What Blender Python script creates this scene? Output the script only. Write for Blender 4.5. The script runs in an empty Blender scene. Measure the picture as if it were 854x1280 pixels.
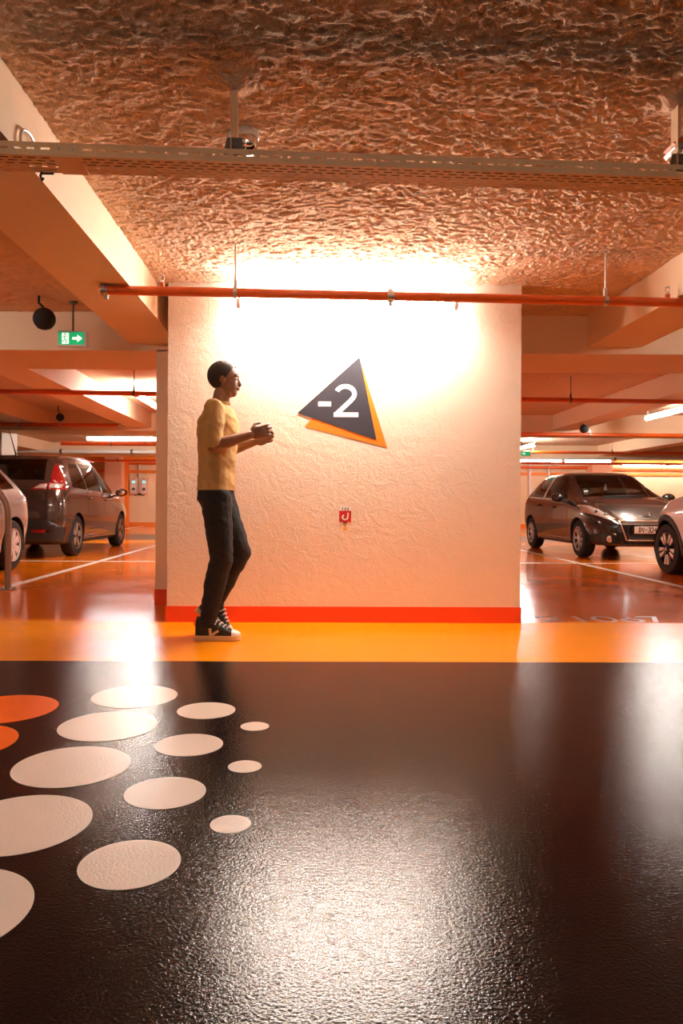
import bpy, bmesh, math, random
import numpy as np
from mathutils import Vector, Matrix
from mathutils.bvhtree import BVHTree

random.seed(7)
SC = bpy.context.scene
COL = SC.collection
R = math.radians
PI = math.pi

# ------------------------------------------------------------------ camera, world, exposure
cam_d = bpy.data.cameras.new('camera')
cam = bpy.data.objects.new('camera', cam_d)
COL.objects.link(cam)
cam_d.sensor_fit = 'HORIZONTAL'
cam_d.sensor_width = 36.0
cam_d.lens = 910.0 / 854.0 * 36.0
cam_d.shift_x = 29.5 / 854.0
cam_d.shift_y = -12.0 / 854.0
cam_d.clip_start = 0.05
cam.matrix_world = (Matrix.Translation((0, 0, 0.88)) @ Matrix.Rotation(R(-0.6), 4, 'Z')
                    @ Matrix.Rotation(R(90), 4, 'X') @ Matrix.Rotation(R(0.3), 4, 'Z'))
SC.camera = cam

world = bpy.data.worlds.new('world')
SC.world = world
world.use_nodes = True
world.node_tree.nodes['Background'].inputs[0].default_value = (0.30, 0.16, 0.08, 1)
world.node_tree.nodes['Background'].inputs[1].default_value = 0.05

SC.view_settings.view_transform = 'Standard'
SC.view_settings.look = 'None'
SC.view_settings.gamma = 1.0
SC.view_settings.use_curve_mapping = False
SC.view_settings.exposure = 0.18

LIGHT_COL = (1.0, 0.95, 0.885)
TUBE_MAIN = 210.0
TUBE = 150.0
TUBE_FAR = 40.0
TUBE_AISLE = 34.0

# ------------------------------------------------------------------ materials
MATS = {}


def mat(name, col, rough=0.5, metal=0.0, var=0.06, vscale=6.0, bump=None, coat=0.0, coat_rough=0.05,
        emit=None, estr=0.0, alpha_glass=None, spec=0.5, rough_var=0.0):
    """procedural principled material; bump = (scale, strength, distance, detail)"""
    m = bpy.data.materials.new(name)
    m.use_nodes = True
    nt = m.node_tree
    bs = nt.nodes['Principled BSDF']
    bs.inputs['Roughness'].default_value = rough
    bs.inputs['Metallic'].default_value = metal
    bs.inputs['Specular IOR Level'].default_value = spec
    bs.inputs['Coat Weight'].default_value = coat
    bs.inputs['Coat Roughness'].default_value = coat_rough
    tc = nt.nodes.new('ShaderNodeTexCoord')
    no = nt.nodes.new('ShaderNodeTexNoise')
    no.inputs['Scale'].default_value = vscale
    no.inputs['Detail'].default_value = 4
    nt.links.new(tc.outputs['Object'], no.inputs['Vector'])
    rp = nt.nodes.new('ShaderNodeMix')
    rp.data_type = 'RGBA'
    rp.inputs['A'].default_value = tuple(max(0, c * (1 - var)) for c in col) + (1,)
    rp.inputs['B'].default_value = tuple(min(1, c * (1 + var)) for c in col) + (1,)
    nt.links.new(no.outputs['Fac'], rp.inputs['Factor'])
    nt.links.new(rp.outputs['Result'], bs.inputs['Base Color'])
    if rough_var:
        n3 = nt.nodes.new('ShaderNodeTexNoise')
        n3.inputs['Scale'].default_value = 1.7
        n3.inputs['Detail'].default_value = 6
        nt.links.new(tc.outputs['Object'], n3.inputs['Vector'])
        mr = nt.nodes.new('ShaderNodeMapRange')
        mr.inputs['From Min'].default_value = 0.3
        mr.inputs['From Max'].default_value = 0.7
        mr.inputs['To Min'].default_value = max(0.02, rough - rough_var)
        mr.inputs['To Max'].default_value = rough + rough_var
        nt.links.new(n3.outputs['Fac'], mr.inputs['Value'])
        nt.links.new(mr.outputs['Result'], bs.inputs['Roughness'])
    if bump:
        n2 = nt.nodes.new('ShaderNodeTexNoise')
        n2.inputs['Scale'].default_value = bump[0]
        n2.inputs['Detail'].default_value = bump[3] if len(bump) > 3 else 3
        n2.inputs['Roughness'].default_value = 0.6
        nt.links.new(tc.outputs['Object'], n2.inputs['Vector'])
        b = nt.nodes.new('ShaderNodeBump')
        b.inputs['Strength'].default_value = bump[1]
        b.inputs['Distance'].default_value = bump[2]
        nt.links.new(n2.outputs['Fac'], b.inputs['Height'])
        last = b
        if len(bump) > 4:          # second, broader relief (trowelled plaster)
            n4 = nt.nodes.new('ShaderNodeTexNoise')
            n4.inputs['Scale'].default_value = bump[4]
            n4.inputs['Detail'].default_value = 5
            n4.inputs['Distortion'].default_value = 1.2
            nt.links.new(tc.outputs['Object'], n4.inputs['Vector'])
            b2 = nt.nodes.new('ShaderNodeBump')
            b2.inputs['Strength'].default_value = bump[5]
            b2.inputs['Distance'].default_value = bump[6]
            nt.links.new(n4.outputs['Fac'], b2.inputs['Height'])
            nt.links.new(b.outputs['Normal'], b2.inputs['Normal'])
            last = b2
        nt.links.new(last.outputs['Normal'], bs.inputs['Normal'])
    if emit:
        bs.inputs['Emission Color'].default_value = tuple(emit) + (1,)
        bs.inputs['Emission Strength'].default_value = estr
    if alpha_glass is not None:
        # tinted car glass: see-through sheet with a mirror-like surface
        out = nt.nodes['Material Output']
        tr = nt.nodes.new('ShaderNodeBsdfTransparent')
        tr.inputs['Color'].default_value = tuple(alpha_glass) + (1,)
        gl = nt.nodes.new('ShaderNodeBsdfGlossy')
        gl.inputs['Roughness'].default_value = 0.02
        fr = nt.nodes.new('ShaderNodeFresnel')
        fr.inputs['IOR'].default_value = 1.6
        mx = nt.nodes.new('ShaderNodeMixShader')
        nt.links.new(fr.outputs[0], mx.inputs[0])
        nt.links.new(tr.outputs[0], mx.inputs[1])
        nt.links.new(gl.outputs[0], mx.inputs[2])
        nt.links.new(mx.outputs[0], out.inputs['Surface'])
    MATS[name] = m
    return m


mat('wall_plaster', (0.87, 0.665, 0.50), 0.55, var=0.05, vscale=3, bump=(100, 0.7, 0.006, 4, 10, 0.5, 0.012))
mat('beam_paint', (0.89, 0.64, 0.41), 0.6, var=0.04, vscale=4, bump=(160, 0.25, 0.002))
mat('flocking', (0.78, 0.53, 0.36), 0.95, var=0.10, vscale=14, bump=(170, 1.0, 0.006, 6), spec=0.0)
mat('flocking_far', (0.78, 0.53, 0.36), 0.95, var=0.15, vscale=14, bump=(45, 1.0, 0.02, 6), spec=0.1)
mat('far_plaster', (0.86, 0.69, 0.44), 0.7, var=0.10, vscale=2, bump=(30, 0.3, 0.004))
mat('pillar_paint', (0.88, 0.55, 0.36), 0.6, var=0.05)
mat('orange_trim', (0.90, 0.27, 0.03), 0.5, var=0.04)
mat('red_paint', (0.86, 0.065, 0.004), 0.45, var=0.06, vscale=8, bump=(60, 0.3, 0.003))
FB = (130, 0.60, 0.0018, 2, 40, 0.06, 0.003)
mat('floor_black', (0.0045, 0.0036, 0.0052), 0.065, var=0.25, vscale=2, bump=FB, spec=0.16, rough_var=0.03)
mat('floor_amber', (0.98, 0.285, 0.001), 0.14, var=0.03, vscale=1.5, bump=FB, spec=0.5, rough_var=0.04)
mat('floor_orange', (0.90, 0.20, 0.004), 0.13, var=0.10, vscale=1.2, bump=(8, 0.06, 0.004, 4, 90, 0.10, 0.001), spec=0.45, rough_var=0.04)
mat('floor_grey', (0.10, 0.08, 0.07), 0.2, var=0.1, vscale=1.2, bump=FB)
mat('paint_cream', (0.86, 0.70, 0.57), 0.25, var=0.03, bump=FB)
mat('paint_dot_orange', (0.90, 0.13, 0.004), 0.25, var=0.03, bump=FB)
mat('paint_line', (0.85, 0.80, 0.74), 0.3, var=0.06, bump=FB)
mat('paint_worn', (0.62, 0.42, 0.32), 0.3, var=0.2, vscale=30, bump=FB)
mat('pipe_red', (0.76, 0.12, 0.012), 0.35, var=0.06, coat=0.3)
mat('galvanised', (0.62, 0.57, 0.52), 0.35, metal=0.9, var=0.12, vscale=40)
mat('steel_dark', (0.16, 0.12, 0.09), 0.5, metal=0.5, var=0.15)
mat('tray_paint', (0.88, 0.54, 0.29), 0.5, metal=0.0, var=0.05)
mat('conduit', (0.72, 0.66, 0.60), 0.45, var=0.05)
mat('hoop_steel', (0.36, 0.24, 0.16), 0.45, metal=0.6, var=0.2, vscale=25)
mat('fixture_white', (0.85, 0.83, 0.80), 0.4, var=0.02)
mat('tube_main', (1, 1, 1), 0.4, emit=LIGHT_COL, estr=TUBE_MAIN)
mat('tube', (1, 1, 1), 0.4, emit=LIGHT_COL, estr=TUBE)
mat('tube_aisle', (1, 1, 1), 0.4, emit=LIGHT_COL, estr=TUBE_AISLE)
mat('tube_far', (1, 1, 1), 0.4, emit=LIGHT_COL, estr=TUBE_FAR)
mat('sign_green', (0.0, 0.45, 0.16), 0.4, emit=(0.0, 0.62, 0.20), estr=0.45)
mat('sign_white', (0.9, 0.95, 0.9), 0.4, emit=(0.9, 1.0, 0.92), estr=0.8)
mat('plastic_white', (0.82, 0.80, 0.78), 0.35, var=0.03)
mat('plastic_black', (0.008, 0.007, 0.007), 0.75, var=0.2)
mat('sign_dark', (0.026, 0.025, 0.034), 0.5, var=0.08, bump=(75, 0.4, 0.004, 4))
mat('sign_orange', (0.95, 0.22, 0.004), 0.5, var=0.05, bump=(75, 0.4, 0.004, 4))
mat('sign_letter', (0.90, 0.88, 0.85), 0.5, var=0.03, bump=(75, 0.3, 0.004, 4))
mat('sticker_red', (0.55, 0.012, 0.012), 0.4, var=0.05)
mat('sticker_cream', (0.88, 0.80, 0.68), 0.4, var=0.05)
mat('ink_black', (0.02, 0.02, 0.018), 0.5, var=0.1)
mat('stain_amber', (0.90, 0.42, 0.05), 0.5, var=0.2, vscale=40)
# cars
mat('paint_brown', (0.085, 0.050, 0.036), 0.24, metal=0.6, var=0.05, coat=1.0, coat_rough=0.03)
mat('paint_graphite', (0.034, 0.030, 0.029), 0.24, metal=0.5, var=0.05, coat=1.0, coat_rough=0.03)
mat('paint_silver', (0.46, 0.38, 0.34), 0.25, metal=0.55, var=0.04, coat=1.0, coat_rough=0.03)
mat('paint_white', (0.80, 0.74, 0.68), 0.25, var=0.03, coat=1.0, coat_rough=0.03)
mat('car_plastic', (0.018, 0.016, 0.015), 0.5, var=0.1)
mat('car_trim_dark', (0.006, 0.006, 0.006), 0.35, var=0.1)
mat('cabin_lining', (0.05, 0.042, 0.036), 0.8, var=0.1)
mat('seat_cloth', (0.055, 0.042, 0.035), 0.85, var=0.2, vscale=60)
mat('tyre', (0.012, 0.011, 0.010), 0.75, var=0.15, vscale=30)
mat('alloy', (0.78, 0.74, 0.70), 0.3, metal=0.5, var=0.05)
mat('alloy_dull', (0.40, 0.32, 0.25), 0.4, metal=0.6, var=0.08)
mat('rim_dark', (0.02, 0.018, 0.016), 0.45, metal=0.4, var=0.1)
mat('chrome', (0.80, 0.78, 0.75), 0.12, metal=1.0, var=0.02)
mat('car_glass', (0.02, 0.02, 0.02), 0.03, alpha_glass=(0.85, 0.82, 0.78))
mat('car_glass_dark', (0.02, 0.02, 0.02), 0.03, alpha_glass=(0.48, 0.44, 0.40))
mat('bright_trim', (0.86, 0.82, 0.77), 0.3, metal=0.2, var=0.02)  # chrome trim coloured pale to stand in for the light it reflects
mat('lamp_red', (0.26, 0.008, 0.008), 0.12, var=0.08, vscale=30, coat=1.0)
mat('lamp_clear', (0.62, 0.50, 0.42), 0.12, metal=0.3, var=0.15, vscale=40, coat=1.0)
mat('plate_white', (0.86, 0.82, 0.76), 0.4, var=0.02)
mat('plate_blue', (0.02, 0.06, 0.30), 0.4, var=0.02)
# person
mat('skin', (0.23, 0.105, 0.055), 0.5, var=0.08, vscale=20)
mat('hair', (0.015, 0.011, 0.009), 0.7, var=0.3, vscale=60, bump=(140, 0.8, 0.004))
mat('tee_mustard', (0.50, 0.29, 0.095), 0.85, var=0.08, vscale=8, bump=(14, 0.5, 0.01))
mat('jeans_dark', (0.010, 0.009, 0.010), 0.85, var=0.3, vscale=30, bump=(18, 0.6, 0.01))
mat('shoe_black', (0.018, 0.014, 0.011), 0.75, var=0.2, vscale=40)
mat('shoe_white', (0.85, 0.80, 0.74), 0.5, var=0.03)
mat('shoe_sole', (0.72, 0.50, 0.24), 0.6, var=0.08, vscale=30)
mat('eye_white', (0.8, 0.78, 0.75), 0.3)
mat('screen_cyan', (0.2, 0.6, 0.55), 0.3, emit=(0.25, 0.9, 0.8), estr=0.8)
mat('box_peach', (0.80, 0.56, 0.42), 0.45, var=0.03)
mat('vest_green', (0.1, 0.5, 0.3), 0.5, var=0.05)


# ------------------------------------------------------------------ mesh helpers
def link(o, parent=None):
    COL.objects.link(o)
    if parent is not None:
        o.parent = parent
    return o


def tag(o, label=None, cat=None, group=None, kind=None):
    if label:
        o['label'] = label
    if cat:
        o['category'] = cat
    if group:
        o['group'] = group
    if kind:
        o['kind'] = kind
    return o


def empty(name, loc, label, cat, group=None, rz=0.0, kind=None):
    o = bpy.data.objects.new(name, None)
    o.empty_display_size = 0.1
    o.location = loc
    o.rotation_euler = (0, 0, rz)
    COL.objects.link(o)
    return tag(o, label, cat, group, kind)


def obj(name, bm, m, parent=None, smooth=35, bevel=0, world=False, keep=False):
    """one bmesh -> one mesh object. world=True: coordinates are world, parent is an unrotated Empty"""
    if bevel:
        es = [e for e in bm.edges if len(e.link_faces) == 2 and e.calc_face_angle(0) > R(40)]
        bmesh.ops.bevel(bm, geom=es, offset=bevel, segments=2, profile=0.5, affect='EDGES')
    if world and parent is not None:
        bmesh.ops.translate(bm, verts=bm.verts, vec=-parent.location)
    me = bpy.data.meshes.new(name)
    bm.normal_update()
    bm.to_mesh(me)
    if not keep:
        bm.free()
    if m:
        me.materials.append(MATS[m])
    if smooth:
        me.shade_smooth()
        me.set_sharp_from_angle(angle=R(smooth))
    return link(bpy.data.objects.new(name, me), parent)


def nb():
    return bmesh.new()


def add_box(bm, x0, x1, y0, y1, z0, z1, M=None):
    vs = [bm.verts.new(Vector(p) if M is None else M @ Vector(p)) for p in
          [(x0, y0, z0), (x1, y0, z0), (x1, y1, z0), (x0, y1, z0), (x0, y0, z1), (x1, y0, z1), (x1, y1, z1), (x0, y1, z1)]]
    for f in [(0, 3, 2, 1), (4, 5, 6, 7), (0, 1, 5, 4), (1, 2, 6, 5), (2, 3, 7, 6), (3, 0, 4, 7)]:
        bm.faces.new([vs[i] for i in f])
    return bm


def box(*a, M=None):
    return add_box(nb(), *a, M=M)


def frame_of(d):
    d = d.normalized()
    a = Vector((0, 0, 1)) if abs(d.z) < 0.9 else Vector((1, 0, 0))
    u = d.cross(a).normalized()
    return u, d.cross(u).normalized()


def add_path(bm, pts, r, n=10, caps=True):
    pts = [Vector(p) for p in pts]
    rs = r if isinstance(r, (list, tuple)) else [r] * len(pts)
    rings = []
    u = None
    for i, p in enumerate(pts):
        if i == 0:
            d = pts[1] - p
        elif i == len(pts) - 1:
            d = p - pts[i - 1]
        else:
            d = (pts[i + 1] - p).normalized() + (p - pts[i - 1]).normalized()
        d.normalize()
        if u is None:
            u, v = frame_of(d)
        else:
            u = (u - d * u.dot(d)).normalized()
            v = d.cross(u).normalized()
        rings.append([bm.verts.new(p + (u * math.cos(2 * PI * k / n) + v * math.sin(2 * PI * k / n)) * rs[i]) for k in range(n)])
    for a, b in zip(rings, rings[1:]):
        for k in range(n):
            bm.faces.new((a[k], a[(k + 1) % n], b[(k + 1) % n], b[k]))
    if caps:
        bm.faces.new(list(reversed(rings[0])))
        bm.faces.new(rings[-1])
    return bm


def add_cyl(bm, p0, p1, r, n=16, r1=None):
    return add_path(bm, [p0, p1], [r, r if r1 is None else r1], n)


def add_lathe(bm, prof, M=None, n=24, a0=0.0, a1=2 * PI):
    """profile of (radius, axial) turned about local z"""
    full = abs(a1 - a0 - 2 * PI) < 1e-6
    cols = n if full else n + 1
    rings = []
    for k in range(cols):
        a = a0 + (a1 - a0) * k / n
        rings.append([bm.verts.new((M or Matrix()) @ Vector((max(r, 1e-5) * math.cos(a), max(r, 1e-5) * math.sin(a), z))) for r, z in prof])
    for k in range(cols if full else cols - 1):
        A, B = rings[k], rings[(k + 1) % cols]
        for i in range(len(prof) - 1):
            bm.faces.new((A[i], B[i], B[i + 1], A[i + 1]))
    if full:
        bmesh.ops.remove_doubles(bm, verts=bm.verts, dist=2e-5)
    return bm


def add_prism(bm, poly, d0, d1, M=None):
    """polygon in local xy, extruded along local z from d0 to d1"""
    M = M or Matrix()
    a = [bm.verts.new(M @ Vector((x, y, d0))) for x, y in poly]
    b = [bm.verts.new(M @ Vector((x, y, d1))) for x, y in poly]
    n = len(poly)
    fs = [bm.faces.new(list(reversed(a))), bm.faces.new(b)]
    for k in range(n):
        fs.append(bm.faces.new((a[k], a[(k + 1) % n], b[(k + 1) % n], b[k])))
    bmesh.ops.recalc_face_normals(bm, faces=fs)
    return bm


def add_stroke(bm, pts, w, d0, d1, M=None):
    """a flat pen stroke of width w with mitred bends"""
    M = M or Matrix()
    P = [Vector((p[0], p[1])) for p in pts]
    L, Rr = [], []
    for i, p in enumerate(P):
        d1_ = (P[i] - P[i - 1]).normalized() if i else None
        d2_ = (P[i + 1] - P[i]).normalized() if i < len(P) - 1 else None
        if d1_ is None:
            nrm, k = Vector((-d2_.y, d2_.x)), 1
        elif d2_ is None:
            nrm, k = Vector((-d1_.y, d1_.x)), 1
        else:
            n1, n2 = Vector((-d1_.y, d1_.x)), Vector((-d2_.y, d2_.x))
            nrm = (n1 + n2).normalized()
            k = min(1 / max(0.2, nrm.dot(n1)), 2.2)
        L.append(p + nrm * w / 2 * k)
        Rr.append(p - nrm * w / 2 * k)
    for i in range(len(P) - 1):
        add_prism(bm, [tuple(L[i]), tuple(Rr[i]), tuple(Rr[i + 1]), tuple(L[i + 1])], d0, d1, M)
    return bm


def arc(cx, cy, r, a0, a1, n=12, ry=None):
    ry = ry or r
    return [(cx + r * math.cos(R(a0 + (a1 - a0) * k / n)), cy + ry * math.sin(R(a0 + (a1 - a0) * k / n))) for k in range(n + 1)]


def add_ellipsoid(bm, c, r, M=None, seg=20, rings=12):
    T = (M or Matrix()) @ Matrix.Translation(c) @ Matrix.Diagonal((r[0], r[1], r[2], 1))
    bmesh.ops.create_uvsphere(bm, u_segments=seg, v_segments=rings, radius=1, matrix=T)
    return bm


DIGITS = {  # pen paths on a 0..0.6 x 0..1 cell
    '0': [arc(0.3, 0.5, 0.27, 90, 450, 20, 0.46)],
    '1': [[(0.12, 0.78), (0.34, 0.96), (0.34, 0.02)]],
    '2': [arc(0.3, 0.68, 0.26, 170, -35, 12, 0.28) + [(0.05, 0.04), (0.57, 0.04)]],
    '3': [arc(0.28, 0.73, 0.25, 150, -90, 10, 0.23) + arc(0.28, 0.27, 0.27, 90, -150, 10, 0.25)[1:]],
    '4': [[(0.42, 0.02), (0.42, 0.96), (0.04, 0.3), (0.58, 0.3)]],
    '6': [[(0.46, 0.94)] + arc(0.3, 0.3, 0.26, 160, -200, 18, 0.28)],
    '7': [[(0.03, 0.95), (0.56, 0.95), (0.2, 0.02)]],
    'D': [[(0.08, 0.05), (0.08, 0.95)], [(0.08, 0.95)] + arc(0.2, 0.5, 0.34, 90, -90, 12, 0.45) + [(0.08, 0.05)]],
    'V': [[(0.02, 0.97), (0.3, 0.04), (0.58, 0.97)]],
    '-': [[(0.12, 0.48), (0.46, 0.48)]],
    '|': [[(0.3, 0.0), (0.3, 1.0)]],
}


def write(bm, text, x, y, h, wfac, pen, d0, d1, M, gap=0.14, widths=None):
    """write characters with pen strokes; height h, cell width 0.6*h*wfac"""
    for ch in text:
        if ch != ' ':
            for st in DIGITS[ch]:
                add_stroke(bm, [(x + px * h * wfac, y + py * h) for px, py in st], pen, d0, d1, M)
        x += (0.6 + gap) * h * wfac
    return bm


# ------------------------------------------------------------------ numpy value noise (for the sprayed ceiling)
RNG = np.random.default_rng(11)
TAB = RNG.random((256, 256)).astype(np.float32)


def vnoise(x, y, ox=0, oy=0):
    xi, yi = np.floor(x).astype(int), np.floor(y).astype(int)
    fx, fy = x - xi, y - yi
    fx = fx * fx * (3 - 2 * fx)
    fy = fy * fy * (3 - 2 * fy)
    g = lambda i, j: TAB[(xi + i + ox) & 255, (yi + j + oy) & 255]
    return (g(0, 0) * (1 - fx) + g(1, 0) * fx) * (1 - fy) + (g(0, 1) * (1 - fx) + g(1, 1) * fx) * fy


def grid_mesh(name, X, Y, Z, m, parent):
    ny, nx = X.shape
    me = bpy.data.meshes.new(name)
    co = np.stack([X, Y, Z], -1).reshape(-1, 3).astype(np.float32)
    idx = np.arange(nx * ny).reshape(ny, nx)
    q = np.stack([idx[:-1, :-1], idx[1:, :-1], idx[1:, 1:], idx[:-1, 1:]], -1).reshape(-1)   # faces look down
    me.vertices.add(len(co))
    me.vertices.foreach_set('co', co.reshape(-1))
    nf = len(q) // 4
    me.loops.add(len(q))
    me.loops.foreach_set('vertex_index', q.astype(np.int32))
    me.polygons.add(nf)
    me.polygons.foreach_set('loop_start', np.arange(0, nf * 4, 4, dtype=np.int32))
    me.update(calc_edges=True)
    me.validate()
    me.materials.append(MATS[m])
    me.shade_smooth()
    return link(bpy.data.objects.new(name, me), parent)


# ================================================================== THE SETTING
X0, X1, Y0, Y1 = -13.0, 17.0, -5.0, 26.7
CEIL = 2.50
YW = 5.34                 # front of the plastered wall block

fl = obj('floor', box(X0, X1, Y0, Y1, -0.10, -0.012), 'floor_orange', None, 0)
tag(fl, 'glossy painted garage floor of black aisle and orange bays', 'floor', kind='structure')


def floor_zone(name, y0, y1, m):
    return obj(name, box(X0, X1, y0, y1, -0.012, 0.0), m, fl, 0)


floor_zone('black_aisle_paint', Y0, 4.025, 'floor_black')
floor_zone('amber_edge_band', 4.025, 5.36, 'floor_amber')
floor_zone('orange_bay_paint', 5.36, 15.4, 'floor_orange')
floor_zone('amber_edge_band', 15.4, 16.6, 'floor_amber')
floor_zone('grey_aisle_paint', 16.6, 19.6, 'floor_grey')
floor_zone('amber_edge_band', 19.6, 21.0, 'floor_amber')
floor_zone('orange_bay_paint', 21.0, Y1, 'floor_orange')


def disc(name, x, y, r, m, z=0.0012):
    bm = nb()
    add_prism(bm, [(x + r * math.cos(2 * PI * k / 64), y + r * math.sin(2 * PI * k / 64)) for k in range(64)], -0.001, z)
    return obj(name, bm, m, fl, 30)


for k in range(5):
    disc('painted_dot', -0.788, 3.296 - 0.4335 * k, 0.190, 'paint_cream')
for k in range(4):
    disc('painted_dot', -0.434, 3.074 - 0.4335 * k, 0.122, 'paint_cream')
for k in range(3):
    disc('painted_dot', -0.213, 2.857 - 0.4335 * k, 0.056, 'paint_cream')
for k in range(3):
    disc('painted_dot', -1.288, 3.095 - 0.4335 * k, 0.215, 'paint_dot_orange')


def floor_line(x0, x1, y0, y1):
    return obj('bay_line', box(x0, x1, y0, y1, -0.001, 0.0015), 'paint_line', fl, 0)


floor_line(-3.14, -3.04, 6.0, 15.4)
floor_line(3.93, 4.03, 6.0, 15.4)
floor_line(-12, -3.14, 10.66, 10.76)
floor_line(-3.04, 3.93, 10.66, 10.76)
floor_line(4.03, 16, 10.66, 10.76)
floor_line(-10.3, -10.2, 6.0, 15.4)
floor_line(11.2, 11.3, 6.0, 15.4)
floor_line(-6.0, -5.9, 21.0, 26.0)
floor_line(8.6, 8.7, 21.0, 26.0)
bm = nb()
Mf = Matrix.Translation((0, 0, 0))
for ch, xx in (('2', 1.74), ('|', 1.97), ('0', 2.165), ('6', 2.36), ('7', 2.53)):
    write(bm, ch, xx, 5.40, 0.26, 1.05, 0.036, -0.001, 0.0018, Mf)
obj('bay_number', bm, 'paint_worn', fl, 0)['label'] = 'worn painted bay number 2 | 067'

# --- ceiling: slab plus the sprayed relief of the near bay
ce = obj('ceiling', box(X0, X1, Y0, Y1, CEIL, CEIL + 0.15), 'flocking_far', None, 0)
tag(ce, 'rough sprayed brown ceiling between painted beams', 'ceiling', kind='structure')


def sprayed(name, x0, x1, y0, y1, step, amp=0.72):
    xs = np.arange(x0, x1 + step * 0.5, step)
    ys = np.arange(y0, y1 + step * 0.5, step)
    X, Y = np.meshgrid(xs, ys)
    wx = X + 0.03 * (vnoise(X * 9, Y * 9) - 0.5)
    wy = Y + 0.03 * (vnoise(X * 9, Y * 9, 77, 31) - 0.5)
    sm = lambda n, lo, hi: (lambda t: t * t * (3 - 2 * t))(np.clip((n - lo) / (hi - lo), 0, 1))
    d = 0.010 + 0.007 * vnoise(wx * 2.2, wy * 3.0, 5, 9)
    d += 0.004 * vnoise(wx * 12, wy * 14, 15, 3)
    if step < 0.01:
        jit = RNG.random(X.shape)
        d += 0.0045 * jit * vnoise(wx * 16, wy * 20, 33, 44) + 0.004 * (jit > 0.93)
    big = vnoise(wx * 7, wy * 9, 90, 20)
    d += 0.005 * sm(vnoise(wx * 26, wy * 34, 41, 8), 0.45, 0.60) * sm(big, 0.25, 0.6)      # flakes with edges
    d += 0.004 * sm(vnoise(wx * 52, wy * 64, 1, 58), 0.48, 0.62)
    d -= 0.009 * sm(vnoise(wx * 34, wy * 44, 71, 12), 0.66, 0.76)                            # pits
    d += 0.004 * vnoise(wx * 100, wy * 120, 61, 99)
    for hx, hy in ((-0.295, 2.775), (1.44, 2.865)):                                          # lumps sprayed over the hanger tops
        d += 0.060 * np.exp(-(((X - hx) / 0.075) ** 2 + ((Y - hy) / 0.075) ** 2))
    return grid_mesh(name, X, Y, CEIL + 0.002 - 0.004 - (d - 0.004) * amp, 'flocking', ce)


sprayed('sprayed_relief', -1.16, 2.40, 2.1, 6.22, 0.006)
sprayed('sprayed_relief', -3.2, -1.52, 3.6, 6.22, 0.02)
sprayed('sprayed_relief', -2.9, 4.42, 7.08, 13.22, 0.025)
sprayed('sprayed_relief', -4.72, -3.29, 7.08, 13.22, 0.025)

# --- beams
nbeam = [0]


def beam(x0, x1, y0, y1, z0, label):
    o = obj('ceiling_beam', box(x0, x1, y0, y1, z0, CEIL + 0.01), 'beam_paint', None, 40, bevel=0.012)
    return tag(o, label, 'beam', 'painted concrete beams', 'structure')


ZB, ZT = 2.22, 2.16
beam(-1.54, -1.13, Y0, 6.21, ZB, 'peach painted beam running overhead beside the left edge of the plastered wall')
beam(2.365, 2.82, Y0, 6.21, ZB, 'peach painted beam running overhead right of the plastered wall')
beam(X0, X1, 6.2, 7.1, ZT, 'wide peach cross beam just behind the plastered wall')
beam(-3.31, -2.88, 7.09, 13.21, ZB, 'peach painted beam above the brown car, lit by the tube light')
beam(4.40, 4.85, 7.09, 13.21, ZB, 'peach painted beam above the dark grey hatchback')
beam(-5.15, -4.70, 7.09, 13.21, ZB, 'dim beam at the far left behind the exit sign')
beam(7.9, 8.35, 7.09, 13.21, ZB, 'peach beam beyond the right tube light')
beam(X0, X1, 13.2, 14.1, ZT, 'second wide cross beam, over the two parked cars in the middle distance')
beam(-7.6, -7.15, 14.09, 20.21, ZB, 'far lengthwise beam behind the brown car')
beam(8.0, 8.45, 14.09, 20.21, ZB, 'far lengthwise beam behind the dark grey hatchback')
beam(X0, X1, 20.2, 21.0, ZT, 'third cross beam close to the far wall')

# --- wall block with the sign, in the middle
wl = obj('wall_centre', box(-1.047, 1.547, YW, 6.95, 0.0, CEIL), 'wall_plaster', None, 40, bevel=0.012)
tag(wl, 'broad rough plastered wall block carrying the -2 sign', 'wall', kind='structure')
bb = obj('baseboard_centre', box(-1.055, 1.555, YW - 0.008, YW + 0.05, -0.002, 0.116), 'red_paint', None, 0)
tag(bb, 'orange red painted skirting along the plastered wall', 'baseboard', kind='structure')
pl = obj('pillar', box(-1.315, -1.02, 6.2, 7.1, 0.0, ZT + 0.01), 'beam_paint', None, 40, bevel=0.01)
tag(pl, 'slim beige pillar behind the left edge of the plastered wall', 'pillar', kind='structure')
b2 = obj('baseboard_pillar', box(-1.321, -1.06, 6.194, 7.106, -0.002, 0.135), 'red_paint', None, 0)
tag(b2, 'dark red skirting of the slim beige pillar', 'baseboard', kind='structure')

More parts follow.
